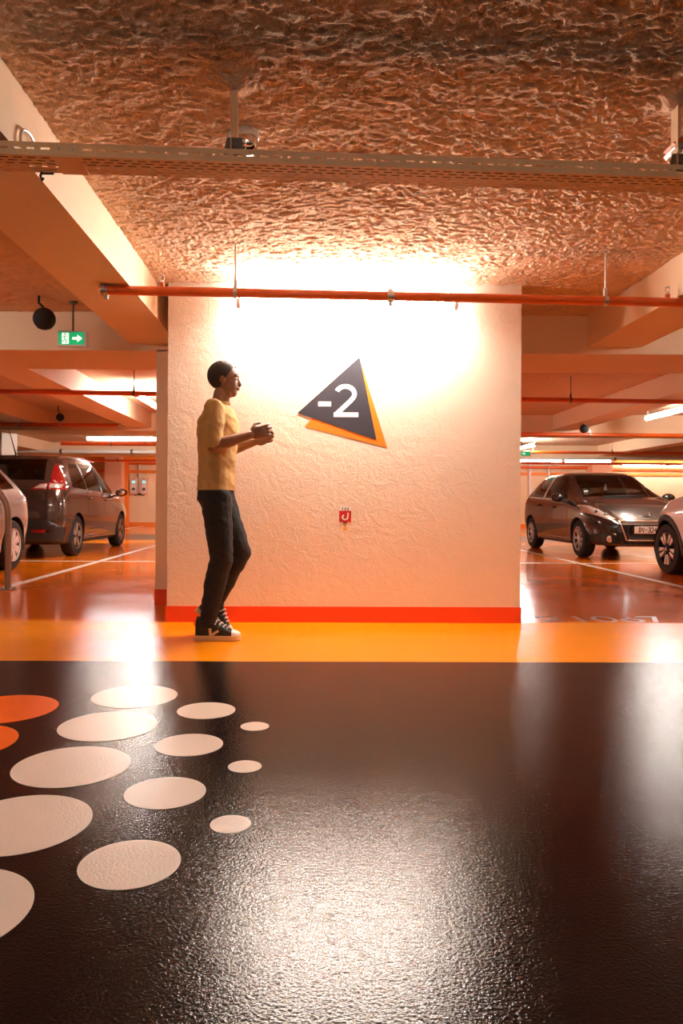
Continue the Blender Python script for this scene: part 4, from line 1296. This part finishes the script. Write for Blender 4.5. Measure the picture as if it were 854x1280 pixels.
cfg_pg = dict(wb=2.54, r=0.305, rim=0.205, arch=0.355, zb=0.20, style='fine', lim=(0.1, -1.2), seat_y=0.05, dash_y=0.80, dash_z=0.93,
              mirror=(0.66, 0.99), mirror_m='paint_graphite', handles=[(-0.74, 0.85), (0.10, 0.82)], handle_m='car_trim_dark', tuck=0.11,
              cuts=[
                  ('side_window', 'car_glass_dark', 'side', [(-1.46, 1.02), (-0.62, 0.995), (-0.58, 1.385), (-1.10, 1.36), (-1.32, 1.22)], -0.003),
                  ('side_window', 'car_glass', 'side', [(-0.52, 0.99), (0.30, 0.965), (0.24, 1.30), (0.06, 1.385), (-0.48, 1.39)], -0.003),
                  ('side_window', 'car_glass', 'side', [(0.335, 0.963), (0.68, 0.95), (0.275, 1.27)], -0.003),
                  ('window_trim', 'bright_trim', 'side', [(-1.50, 0.995), (0.70, 0.925), (0.70, 0.945), (-1.48, 1.015)], 0.004),
                  ('window_pillar', 'bright_trim', 'side', [(-0.612, 0.995), (-0.53, 0.99), (-0.49, 1.39), (-0.57, 1.39)], 0.001),  # pillar's reflected light is put into its pale colour
                  ('door_seam', 'car_trim_dark', 'side', seam(-0.50, 0.27, -0.52, 0.96), -0.004),
                  ('door_seam', 'car_trim_dark', 'side', seam(0.82, 0.30, 0.78, 0.92), -0.004),
                  ('door_seam', 'car_trim_dark', 'side', seam(-1.06, 0.60, -1.02, 0.98), -0.004),
                  ('sill_cladding', 'car_trim_dark', 'side', [(-0.90, 0.15), (0.90, 0.15), (0.90, 0.245), (-0.90, 0.245)], 0.002),
                  ('sill_strip', 'alloy_dull', 'side', [(-0.85, 0.285), (0.85, 0.285), (0.85, 0.300), (-0.85, 0.300)], 0.004),
                  ('windscreen', 'car_glass_dark', 'fc', [(-0.635, 1.00), (0.635, 1.00), (0.525, 1.39), (-0.525, 1.39)], -0.003),
                  ('rear_window', 'car_glass_dark', 'rc', [(-0.56, 1.10), (0.56, 1.10), (0.50, 1.35), (-0.50, 1.35)], -0.002),
                  ('tail_light', 'lamp_red', 'r', [(0.52, 0.86), (0.84, 0.86), (0.84, 1.0), (0.56, 1.0)], 0.004),
                  ('headlight', 'lamp_clear', 'f', [(0.50, 0.645), (0.60, 0.625), (0.85, 0.74), (0.85, 0.87), (0.76, 0.85)], 0.004),
                  ('grille_chrome', 'chrome', 'fc', [(-0.47, 0.605), (0.47, 0.605), (0.48, 0.632), (-0.48, 0.632)], 0.008),
                  ('number_plate', 'plate_white', 'fc', [(-0.215, 0.425), (0.26, 0.425), (0.26, 0.535), (-0.215, 0.535)], 0.016),
                  ('plate_band', 'plate_blue', 'fc', [(-0.26, 0.425), (-0.215, 0.425), (-0.215, 0.535), (-0.26, 0.535)], 0.016),
                  ('plate_surround', 'car_trim_dark', 'fc', [(-0.30, 0.40), (0.30, 0.40), (0.30, 0.56), (-0.30, 0.56)], 0.006),
                  ('grille', 'car_trim_dark', 'fc', [(-0.36, 0.325), (0.36, 0.325), (0.47, 0.605), (-0.47, 0.605)], -0.006),
                  ('grille_chrome', 'chrome', 'fc', [(-0.375, 0.308), (0.375, 0.308), (0.365, 0.325), (-0.365, 0.325)], 0.008),
                  ('grille_chrome', 'chrome', 'f', [(0.365, 0.318), (0.388, 0.318), (0.492, 0.62), (0.472, 0.62)], 0.008),
                  ('fog_lamp_trim', 'chrome', 'f', [(0.43, 0.315), (0.445, 0.30), (0.56, 0.405), (0.72, 0.435), (0.72, 0.45), (0.55, 0.42)], 0.006),
                  ('fog_lamp_pocket', 'car_trim_dark', 'f', [(0.45, 0.26), (0.80, 0.27), (0.80, 0.40), (0.70, 0.43), (0.56, 0.40)], -0.004),
                  ('chin', 'car_trim_dark', 'fc', [(-0.80, 0.15), (0.80, 0.15), (0.80, 0.235), (-0.80, 0.235)], 0.004),
                  ('lower_intake', 'car_trim_dark', 'fc', [(-0.42, 0.25), (0.42, 0.25), (0.39, 0.295), (-0.39, 0.295)], -0.004),
              ])
car3, sx3, sy3 = make_car((5.275, 13.27, 0), PI, 'dark grey hatchback facing the viewer with plate DV-324', 'paint_graphite', st_pg, cfg_pg)
# bonnet emblem, plate letters, fog lamps, headlamp projectors, grille slats
MF = Matrix.Rotation(R(180), 4, 'Z') @ Matrix.Rotation(R(90), 4, 'X')        # local x -> -x, y -> z, z -> +y (out of the nose)
yf = sy3(0, 0.48, 1)
bm = nb()
write(bm, 'DV-324-', -0.195, 0.442, 0.078, 0.80, 0.013, yf + 0.0165, yf + 0.0185, MF, gap=0.17)
obj('plate_letters', bm, 'ink_black', car3, 0)
ye = sy3(0, 0.70, 1)
bm = nb()
ME = Matrix.Translation((0, ye - 0.01, 0.70)) @ Matrix.Rotation(R(-35), 4, 'X') @ MF
for stp in ([(-0.055, 0.02), (-0.03, 0.045), (0.0, 0.03), (0.015, -0.005), (0.0, -0.035), (-0.025, -0.045)],
            [(0.0, 0.03), (0.03, 0.045), (0.05, 0.03), (0.035, 0.022)], [(0.012, 0.0), (0.045, 0.005), (0.06, -0.01)],
            [(-0.01, 0.0), (-0.05, -0.01)], [(0.005, -0.03), (0.035, -0.045)]):
    add_stroke(bm, stp, 0.012, 0, 0.012, ME)
obj('bonnet_emblem', bm, 'chrome', car3, 0)
for s in (-1, 1):
    yy = sy3(s * 0.62, 0.335, 1)
    obj('fog_lamp', add_lathe(nb(), [(0.001, 0.0), (0.045, 0.0), (0.052, 0.02), (0.001, 0.028)], Matrix.Translation((s * 0.62, yy - 0.012, 0.335)) @ Matrix.Rotation(R(-90), 4, 'X'), 20), 'lamp_clear', car3)
    for (lx, lz) in ((0.63, 0.70), (0.72, 0.755)):
        yy = sy3(s * lx, lz, 1)
        obj('projector_lens', add_lathe(nb(), [(0.034, -0.03), (0.036, 0.000), (0.024, 0.004), (0.001, 0.008)], Matrix.Translation((s * lx, yy, lz)) @ Matrix.Rotation(R(-70), 4, 'X'), 20), 'car_trim_dark', car3)
for zz in (0.585, 0.565, 0.41, 0.385, 0.36, 0.34):
    hw = 0.36 + 0.11 * (zz - 0.325) / 0.28 - 0.02
    b3 = nb()
    add_path(b3, [(x, sy3(x, zz, 1) + 0.002, zz) for x in np.linspace(-hw, hw, 9)], 0.005, 6)
    obj('grille_slat', b3, 'alloy_dull' if zz > 0.5 else 'car_plastic', car3)
for s in (-1, 1):   # bonnet creases and wipers
    obj('wiper', add_path(nb(), [(0.10 * s + 0.25, 1.06, 1.005), (0.10 * s - 0.25, 1.02, 1.03)], 0.008, 6), 'plastic_black', car3)
obj('rear_view_mirror', box(-0.11, 0.11, 0.30, 0.33, 1.27, 1.33), 'plastic_black', car3, 0, bevel=0.01)
obj('air_freshener', add_prism(nb(), [(-0.03, 0.0), (0.03, 0.0), (0.022, 0.05), (0.0, 0.13), (-0.022, 0.05)], 0, 0.004, Matrix.Translation((0.02, 0.36, 1.12)) @ MF), 'plastic_white', car3, 0)
obj('windscreen_sticker', box(0.50, 0.57, 0.80, 0.805, 1.04, 1.11), 'plastic_white', car3, 0)
obj('windscreen_sticker', box(0.51, 0.56, 0.806, 0.81, 1.05, 1.08), 'vest_green', car3, 0)

# ---- white crossover at the right edge, nose away from the viewer
st_cx = [
    (-1.90, 0.36, 0.54, 0.60, 0.54, 0.58, 0.68, 0.46, 0.80),
    (-1.85, 0.30, 0.70, 0.76, 0.56, 0.74, 0.84, 0.58, 1.02),
    (-1.70, 0.25, 0.81, 0.85, 0.58, 0.82, 0.96, 0.64, 1.20),
    (-1.40, 0.22, 0.84, 0.87, 0.60, 0.83, 1.00, 0.60, 1.43),
    (-0.90, 0.21, 0.84, 0.875, 0.60, 0.835, 1.00, 0.60, 1.49),
    (-0.20, 0.21, 0.84, 0.875, 0.60, 0.835, 0.98, 0.60, 1.50),
    (0.20, 0.21, 0.84, 0.875, 0.60, 0.835, 0.97, 0.59, 1.44),
    (0.62, 0.21, 0.84, 0.875, 0.60, 0.835, 0.96, 0.62, 1.22),
    (0.95, 0.22, 0.84, 0.875, 0.60, 0.83, 0.94, 0.70, 1.05),
    (1.25, 0.23, 0.835, 0.87, 0.60, 0.82, 0.90, 0.70, 0.99),
    (1.50, 0.24, 0.79, 0.83, 0.60, 0.77, 0.84, 0.66, 0.93),
    (1.72, 0.25, 0.69, 0.73, 0.58, 0.66, 0.76, 0.56, 0.84),
    (1.90, 0.28, 0.52, 0.56, 0.54, 0.50, 0.66, 0.42, 0.72),
    (1.97, 0.34, 0.36, 0.38, 0.50, 0.36, 0.56, 0.30, 0.62),
]
cfg_cx = dict(wb=2.54, r=0.318, rim=0.225, arch=0.362, zb=0.22, style='pairs', lim=(0.2, -1.2), seat_y=0.05, dash_y=0.78, dash_z=0.95, cladding=True,
              mirror=(0.26, 1.06), mirror_m='car_trim_dark', handles=[(-0.70, 0.88), (0.12, 0.86)], tuck=0.105,
              cuts=[
                  ('side_window', 'car_glass_dark', 'side', [(-1.42, 1.05), (-0.50, 1.03), (-0.48, 1.40), (-1.10, 1.38)], -0.003),
                  ('side_window', 'car_glass_dark', 'side', [(-0.42, 1.03), (0.62, 1.0), (0.22, 1.32), (-0.40, 1.41)], -0.003),
                  ('door_seam', 'car_trim_dark', 'side', seam(-0.46, 0.30, -0.46, 1.0), -0.004),
                  ('door_seam', 'car_trim_dark', 'side', seam(0.78, 0.33, 0.76, 0.95), -0.004),
                  ('side_bump', 'car_plastic', 'side', [(-0.85, 0.24), (0.85, 0.24), (0.85, 0.36), (-0.85, 0.36)], 0.006),
                  ('windscreen', 'car_glass_dark', 'fc', [(-0.62, 1.06), (0.62, 1.06), (0.52, 1.40), (-0.52, 1.40)], -0.003),
                  ('rear_window', 'car_glass_dark', 'rc', [(-0.56, 1.14), (0.56, 1.14), (0.50, 1.38), (-0.50, 1.38)], -0.002),
                  ('tail_light', 'lamp_red', 'r', [(0.52, 0.86), (0.84, 0.86), (0.84, 1.0), (0.56, 1.0)], 0.004),
                  ('running_light', 'lamp_clear', 'f', [(0.36, 0.78), (0.80, 0.82), (0.80, 0.86), (0.40, 0.82)], 0.004),
                  ('headlight', 'lamp_clear', 'f', [(0.36, 0.60), (0.66, 0.62), (0.66, 0.74), (0.38, 0.72)], 0.004),
                  ('front_bumper', 'car_plastic', 'fc', [(-0.8, 0.20), (0.8, 0.20), (0.8, 0.38), (-0.8, 0.38)], 0.005),
              ])
car4, sx4, sy4 = make_car((5.345, 7.88, 0), 0, 'white crossover with black wheel arch cut by the right edge', 'paint_white', st_cx, cfg_cx)


# ================================================================== PERSON walking past the wall
def rings_loft(bm, secs, n=20):
    """closed loft of horizontal ellipses (cx, cy, z, rx, ry)"""
    rs = [[bm.verts.new((cx + rx * math.cos(2 * PI * k / n), cy + ry * math.sin(2 * PI * k / n), z)) for k in range(n)] for cx, cy, z, rx, ry in secs]
    for a, b in zip(rs, rs[1:]):
        for k in range(n):
            bm.faces.new((a[k], a[(k + 1) % n], b[(k + 1) % n], b[k]))
    bm.faces.new(list(reversed(rs[0])))
    bm.faces.new(rs[-1])
    return bm


def limb(bm, pts, rs, n=14, sub=4):
    """tapered limb with ball ends"""
    P, Q = [], []
    pts = [Vector(p) for p in pts]
    for i in range(len(pts) - 1):
        for k in range(sub):
            t = k / sub
            P.append(pts[i].lerp(pts[i + 1], t))
            Q.append(rs[i] * (1 - t) + rs[i + 1] * t)
    P.append(pts[-1])
    Q.append(rs[-1])
    add_path(bm, P, Q, n)
    for p, r in ((pts[0], rs[0]), (pts[-1], rs[-1])):
        add_ellipsoid(bm, p, (r, r, r), None, n, 8)
    for p, r in zip(pts[1:-1], rs[1:-1]):
        add_ellipsoid(bm, p, (r, r, r), None, n, 8)
    return bm


def fuse(name, bm, m, parent, voxel=0.006, smooth=6, cuts=(), folds=0.0):
    """join overlapping closed shapes into one continuous skin"""
    bmesh.ops.recalc_face_normals(bm, faces=bm.faces)
    me = bpy.data.meshes.new(name)
    bm.to_mesh(me)
    bm.free()
    tmp = bpy.data.objects.new(name + '_tmp', me)
    COL.objects.link(tmp)
    a = tmp.modifiers.new('r', 'REMESH')
    a.mode = 'VOXEL'
    a.voxel_size = voxel
    b = tmp.modifiers.new('s', 'SMOOTH')
    b.factor = 0.5
    b.iterations = smooth
    dg = bpy.context.evaluated_depsgraph_get()
    m2 = bpy.data.meshes.new_from_object(tmp.evaluated_get(dg))
    bpy.data.objects.remove(tmp)
    bpy.data.meshes.remove(me)
    if cuts:
        b2 = nb()
        b2.from_mesh(m2)
        for co, no in cuts:
            bmesh.ops.bisect_plane(b2, geom=b2.verts[:] + b2.edges[:] + b2.faces[:], plane_co=co, plane_no=no, clear_outer=True)
        b2.to_mesh(m2)
        b2.free()
    if folds:
        from mathutils import noise as mn
        nr = [v.normal.copy() for v in m2.vertices]
        for v, n in zip(m2.vertices, nr):
            c = v.co
            k = mn.noise(Vector((c.x * 9 + c.z * 7, c.y * 9, c.z * 16 - c.x * 8))) + 0.5 * mn.noise(Vector((c.x * 22, c.y * 20, c.z * 34 + c.x * 14)))
            v.co = c + n * folds * k
    m2.name = name
    m2.materials.clear()
    m2.materials.append(MATS[m])
    m2.shade_smooth()
    return link(bpy.data.objects.new(name, m2), parent)


pe = empty('person', (-0.586, 4.73, 0.0), 'person in mustard tee and black jeans walking past the plastered wall', 'person')
HIP_R, KNE_R, ANK_R = (-0.015, -0.085, 0.91), (0.022, -0.085, 0.51), (-0.067, -0.085, 0.10)
HIP_L, KNE_L, ANK_L = (-0.015, 0.085, 0.91), (0.125, 0.080, 0.545), (-0.045, 0.075, 0.200)
SH_R, EL_R, WR_R = (-0.020, -0.175, 1.455), (-0.015, -0.225, 1.225), (0.205, -0.165, 1.300)
SH_L, EL_L, WR_L = (-0.020, 0.175, 1.455), (0.000, 0.230, 1.220), (0.215, 0.150, 1.285)
torso = [(-0.020, 0, 0.84, 0.085, 0.125), (-0.025, 0, 0.90, 0.112, 0.160), (-0.025, 0, 0.97, 0.108, 0.158), (-0.022, 0, 1.08, 0.098, 0.140),
         (-0.018, 0, 1.20, 0.104, 0.150), (-0.014, 0, 1.32, 0.116, 0.168), (-0.014, 0, 1.41, 0.110, 0.172), (-0.012, 0, 1.47, 0.080, 0.140), (-0.006, 0, 1.51, 0.056, 0.075)]
HD = Vector((0.030, 0, 1.672))

bm = nb()
rings_loft(bm, torso)
for h, k, a in ((HIP_R, KNE_R, ANK_R), (HIP_L, KNE_L, ANK_L)):
    calf = tuple(Vector(k).lerp(Vector(a), 0.3) + Vector((-0.012, 0, 0)))
    limb(bm, [h, k, calf, a], [0.088, 0.060, 0.058, 0.036])
for s, e, w in ((SH_R, EL_R, WR_R), (SH_L, EL_L, WR_L)):
    limb(bm, [s, e, tuple(Vector(e).lerp(Vector(w), 0.25)), w], [0.056, 0.042, 0.042, 0.027])
limb(bm, [(-0.008, 0, 1.47), (0.008, 0, 1.58)], [0.060, 0.054])
# head: skull, face, jaw, nose, chin, ears, lips
add_ellipsoid(bm, HD + Vector((-0.012, 0, 0.025)), (0.096, 0.076, 0.092), None, 24, 16)
add_ellipsoid(bm, HD + Vector((0.022, 0, -0.030)), (0.064, 0.060, 0.086), None, 24, 16)
add_ellipsoid(bm, HD + Vector((0.046, 0, -0.085)), (0.034, 0.040, 0.028), None, 16, 10)
limb(bm, [HD + Vector((0.080, 0, 0.012)), HD + Vector((0.094, 0, -0.030))], [0.010, 0.015], 10, 2)
add_ellipsoid(bm, HD + Vector((0.084, 0, -0.058)), (0.012, 0.024, 0.010), None, 12, 8)
add_ellipsoid(bm, HD + Vector((0.074, 0, 0.022)), (0.018, 0.050, 0.010), None, 12, 8)
for s in (-1, 1):
    add_ellipsoid(bm, HD + Vector((-0.010, s * 0.076, -0.008)), (0.018, 0.010, 0.030), None, 12, 8)
    # hand: palm with the thumb side up, four fingers curled towards the middle
    w = Vector(WR_R if s < 0 else WR_L)
    e = Vector(EL_R if s < 0 else EL_L)
    d = (w - e).normalized()
    up = (Vector((0, 0, 1)) - d * d.z).normalized()
    inn = d.cross(up) * (1 if d.cross(up).y * -s > 0 else -1)
    hm = Matrix((d, inn, up)).transposed().to_4x4()
    hm.translation = w
    H = lambda x, y, z: hm @ Vector((x, y, z))
    add_ellipsoid(bm, (0.052, 0.002, 0.0), (0.056, 0.016, 0.042), hm, 16, 10)
    for k, L in enumerate((0.070, 0.078, 0.072, 0.056)):
        z = 0.031 - 0.0215 * k
        limb(bm, [H(0.085, 0.002, z * 0.9), H(0.085 + L * 0.55, 0.008, z), H(0.085 + L * 0.90, 0.030, z), H(0.085 + L * 0.95, 0.050, z)], [0.0095, 0.0085, 0.008, 0.007], 8, 2)
    limb(bm, [H(0.030, 0.006, 0.034), H(0.058, 0.020, 0.058), H(0.092, 0.032, 0.056)], [0.013, 0.0105, 0.009], 8, 2)
fuse('body', bm, 'skin', pe, 0.005, 4)

# tee shirt
bm = nb()
rings_loft(bm, [(cx, cy, z, rx + 0.020, ry + 0.020) for cx, cy, z, rx, ry in torso[1:-1]] + [(-0.008, 0, 1.505, 0.070, 0.092)])
for s, e in ((SH_R, EL_R), (SH_L, EL_L)):
    limb(bm, [s, tuple(Vector(s).lerp(Vector(e), 0.90))], [0.068, 0.058])
cuts = [((0, 0, 0.955), (0, 0, -1))]
for s, e in ((SH_R, EL_R), (SH_L, EL_L)):
    pass
fuse('tee_shirt', bm, 'tee_mustard', pe, 0.008, 8, cuts, 0.008)
bm = nb()
add_lathe(bm, [(0.060, 0.0), (0.068, 0.004), (0.068, 0.016), (0.060, 0.018)], Matrix.Translation((-0.004, 0, 1.508)), 24)
obj('tee_collar', bm, 'tee_mustard', pe)

# jeans
bm = nb()
rings_loft(bm, [(cx, cy, z, rx + 0.010, ry + 0.010) for cx, cy, z, rx, ry in torso[:3]] + [(-0.022, 0, 1.02, 0.106, 0.152)])
for h, k, a in ((HIP_R, KNE_R, ANK_R), (HIP_L, KNE_L, ANK_L)):
    a2 = Vector(k).lerp(Vector(a), 0.96)
    limb(bm, [h, k, tuple(Vector(k).lerp(Vector(a), 0.35) + Vector((-0.008, 0, 0))), tuple(a2)], [0.102, 0.076, 0.072, 0.053])
j = fuse('jeans', bm, 'jeans_dark', pe, 0.008, 6, (), 0.006)
for k, a in ((KNE_R, ANK_R), (KNE_L, ANK_L)):
    d = (Vector(a) - Vector(k)).normalized()
    p = Vector(k).lerp(Vector(a), 0.90)
    bm = nb()
    pr = [(0.050, 0.0), (0.060, 0.004), (0.056, 0.014), (0.062, 0.024), (0.057, 0.034), (0.060, 0.044), (0.052, 0.050)]
    add_lathe(bm, pr, Matrix.Translation(p) @ d.to_track_quat('Z', 'Y').to_matrix().to_4x4(), 20)
    obj('cuff_folds', bm, 'jeans_dark', j)

# hair, eyes, brows
bm = nb()
add_ellipsoid(bm, HD + Vector((-0.015, 0, 0.028)), (0.103, 0.083, 0.098), None, 32, 24)
bmesh.ops.bisect_plane(bm, geom=bm.verts[:] + bm.edges[:] + bm.faces[:], plane_co=HD + Vector((0.030, 0, 0.030)), plane_no=(0.82, 0, -0.57), clear_outer=True)
bmesh.ops.bisect_plane(bm, geom=bm.verts[:] + bm.edges[:] + bm.faces[:], plane_co=HD + Vector((0, 0, -0.055)), plane_no=(0, 0, -1), clear_outer=True)
obj('hair', bm, 'hair', pe, 60)
for s in (-1, 1):
    ey = obj('eye', add_ellipsoid(nb(), HD + Vector((0.072, s * 0.030, 0.004)), (0.012, 0.013, 0.008), None, 14, 10), 'eye_white', pe, 60)
    obj('iris', add_ellipsoid(nb(), HD + Vector((0.081, s * 0.030, 0.003)), (0.0045, 0.006, 0.006), None, 10, 8), 'ink_black', ey, 60)
    obj('eyebrow', add_path(nb(), [HD + Vector((0.085, s * 0.014, 0.028)), HD + Vector((0.083, s * 0.032, 0.033)), HD + Vector((0.070, s * 0.046, 0.028))], 0.0045, 6), 'hair', pe)


# shoes: canvas upper, rubber sole, toe cap, laces, side stripe, heel loop
def shoe(M, near):
    bm = nb()
    secs = []
    for x, w, h0, h1 in ((-0.140, 0.020, 0.034, 0.120), (-0.132, 0.032, 0.028, 0.150), (-0.105, 0.038, 0.028, 0.152), (-0.060, 0.040, 0.028, 0.150), (-0.015, 0.041, 0.028, 0.138),
                         (0.015, 0.043, 0.028, 0.108), (0.050, 0.047, 0.028, 0.084), (0.085, 0.049, 0.028, 0.068), (0.115, 0.045, 0.028, 0.058), (0.135, 0.030, 0.028, 0.050), (0.143, 0.014, 0.030, 0.042)):
        ring = []
        for k in range(17):
            a = PI * k / 16
            ring.append(bm.verts.new(M @ Vector((x, w * math.copysign(abs(math.cos(a)) ** 0.55, math.cos(a)), h0 + (h1 - h0) * math.sin(a) ** 0.62))))
        secs.append(ring)
    for a, b in zip(secs, secs[1:]):
        for k in range(16):
            bm.faces.new((a[k], a[k + 1], b[k + 1], b[k]))
    bm.faces.new(secs[0])
    bm.faces.new(secs[-1][::-1])
    bmesh.ops.recalc_face_normals(bm, faces=bm.faces)
    sh = obj('shoe', bm, 'shoe_black', pe, 50)
    out = [(-0.148, 0.0), (-0.146, 0.022), (-0.128, 0.037), (-0.08, 0.043), (-0.02, 0.043), (0.04, 0.050), (0.085, 0.053), (0.120, 0.047), (0.140, 0.030), (0.148, 0.0)]
    out = out + [(a, -b) for a, b in reversed(out[1:-1])]
    bm = nb()
    add_prism(bm, out, 0.0, 0.034, M)
    obj('sole', bm, 'shoe_sole', sh, 40, bevel=0.004)
    bm = nb()
    tsecs = []
    for x, w, h1 in ((0.092, 0.0505, 0.068), (0.112, 0.0475, 0.062), (0.130, 0.037, 0.055), (0.142, 0.020, 0.047), (0.146, 0.008, 0.040)):
        tsecs.append([bm.verts.new(M @ Vector((x, w * math.copysign(abs(math.cos(PI * k / 14)) ** 0.55, math.cos(PI * k / 14)), 0.030 + (h1 - 0.030) * math.sin(PI * k / 14) ** 0.62))) for k in range(15)])
    for a, b in zip(tsecs, tsecs[1:]):
        for k in range(14):
            bm.faces.new((a[k], a[k + 1], b[k + 1], b[k]))
    bmesh.ops.recalc_face_normals(bm, faces=bm.faces)
    obj('toe_cap', bm, 'shoe_white', sh, 50)
    for k, (x, z) in enumerate(((0.000, 0.128), (0.022, 0.110), (0.044, 0.094), (0.066, 0.082))):
        obj('lace', add_path(nb(), [M @ Vector((x - 0.014, -0.036, z - 0.026)), M @ Vector((x - 0.004, -0.024, z - 0.004)), M @ Vector((x + 0.004, 0.0, z + 0.004)), M @ Vector((x + 0.010, 0.030, z - 0.010))], 0.0045, 6), 'shoe_white', sh)
    for s in (-1, 1):
        MS = M @ Matrix.Translation((0, s * 0.0405, 0)) @ Matrix.Rotation(R(90), 4, 'X')
        bm = nb()
        zz = (0.000, 0.0045) if s < 0 else (-0.0045, 0.0)
        add_stroke(bm, [(-0.044, 0.080), (-0.040, 0.036)], 0.017, zz[0], zz[1], MS)
        add_stroke(bm, [(-0.036, 0.036), (0.010, 0.066)], 0.015, zz[0], zz[1], MS)
        obj('side_stripe', bm, 'shoe_sole', sh, 0)
    obj('heel_loop', add_path(nb(), [M @ Vector(p) for p in ((-0.136, 0, 0.130), (-0.152, 0, 0.118), (-0.152, 0, 0.096), (-0.138, 0, 0.088))], 0.0035, 6), 'red_paint', sh)
    return sh


shoe(Matrix.Translation((0.0, -0.085, 0.0)), True)
foot_t = Matrix.Translation((ANK_L[0], ANK_L[1], ANK_L[2])) @ Matrix.Rotation(R(38), 4, 'Y') @ Matrix.Translation((0.070, 0, -0.105))
shoe(foot_t, False)
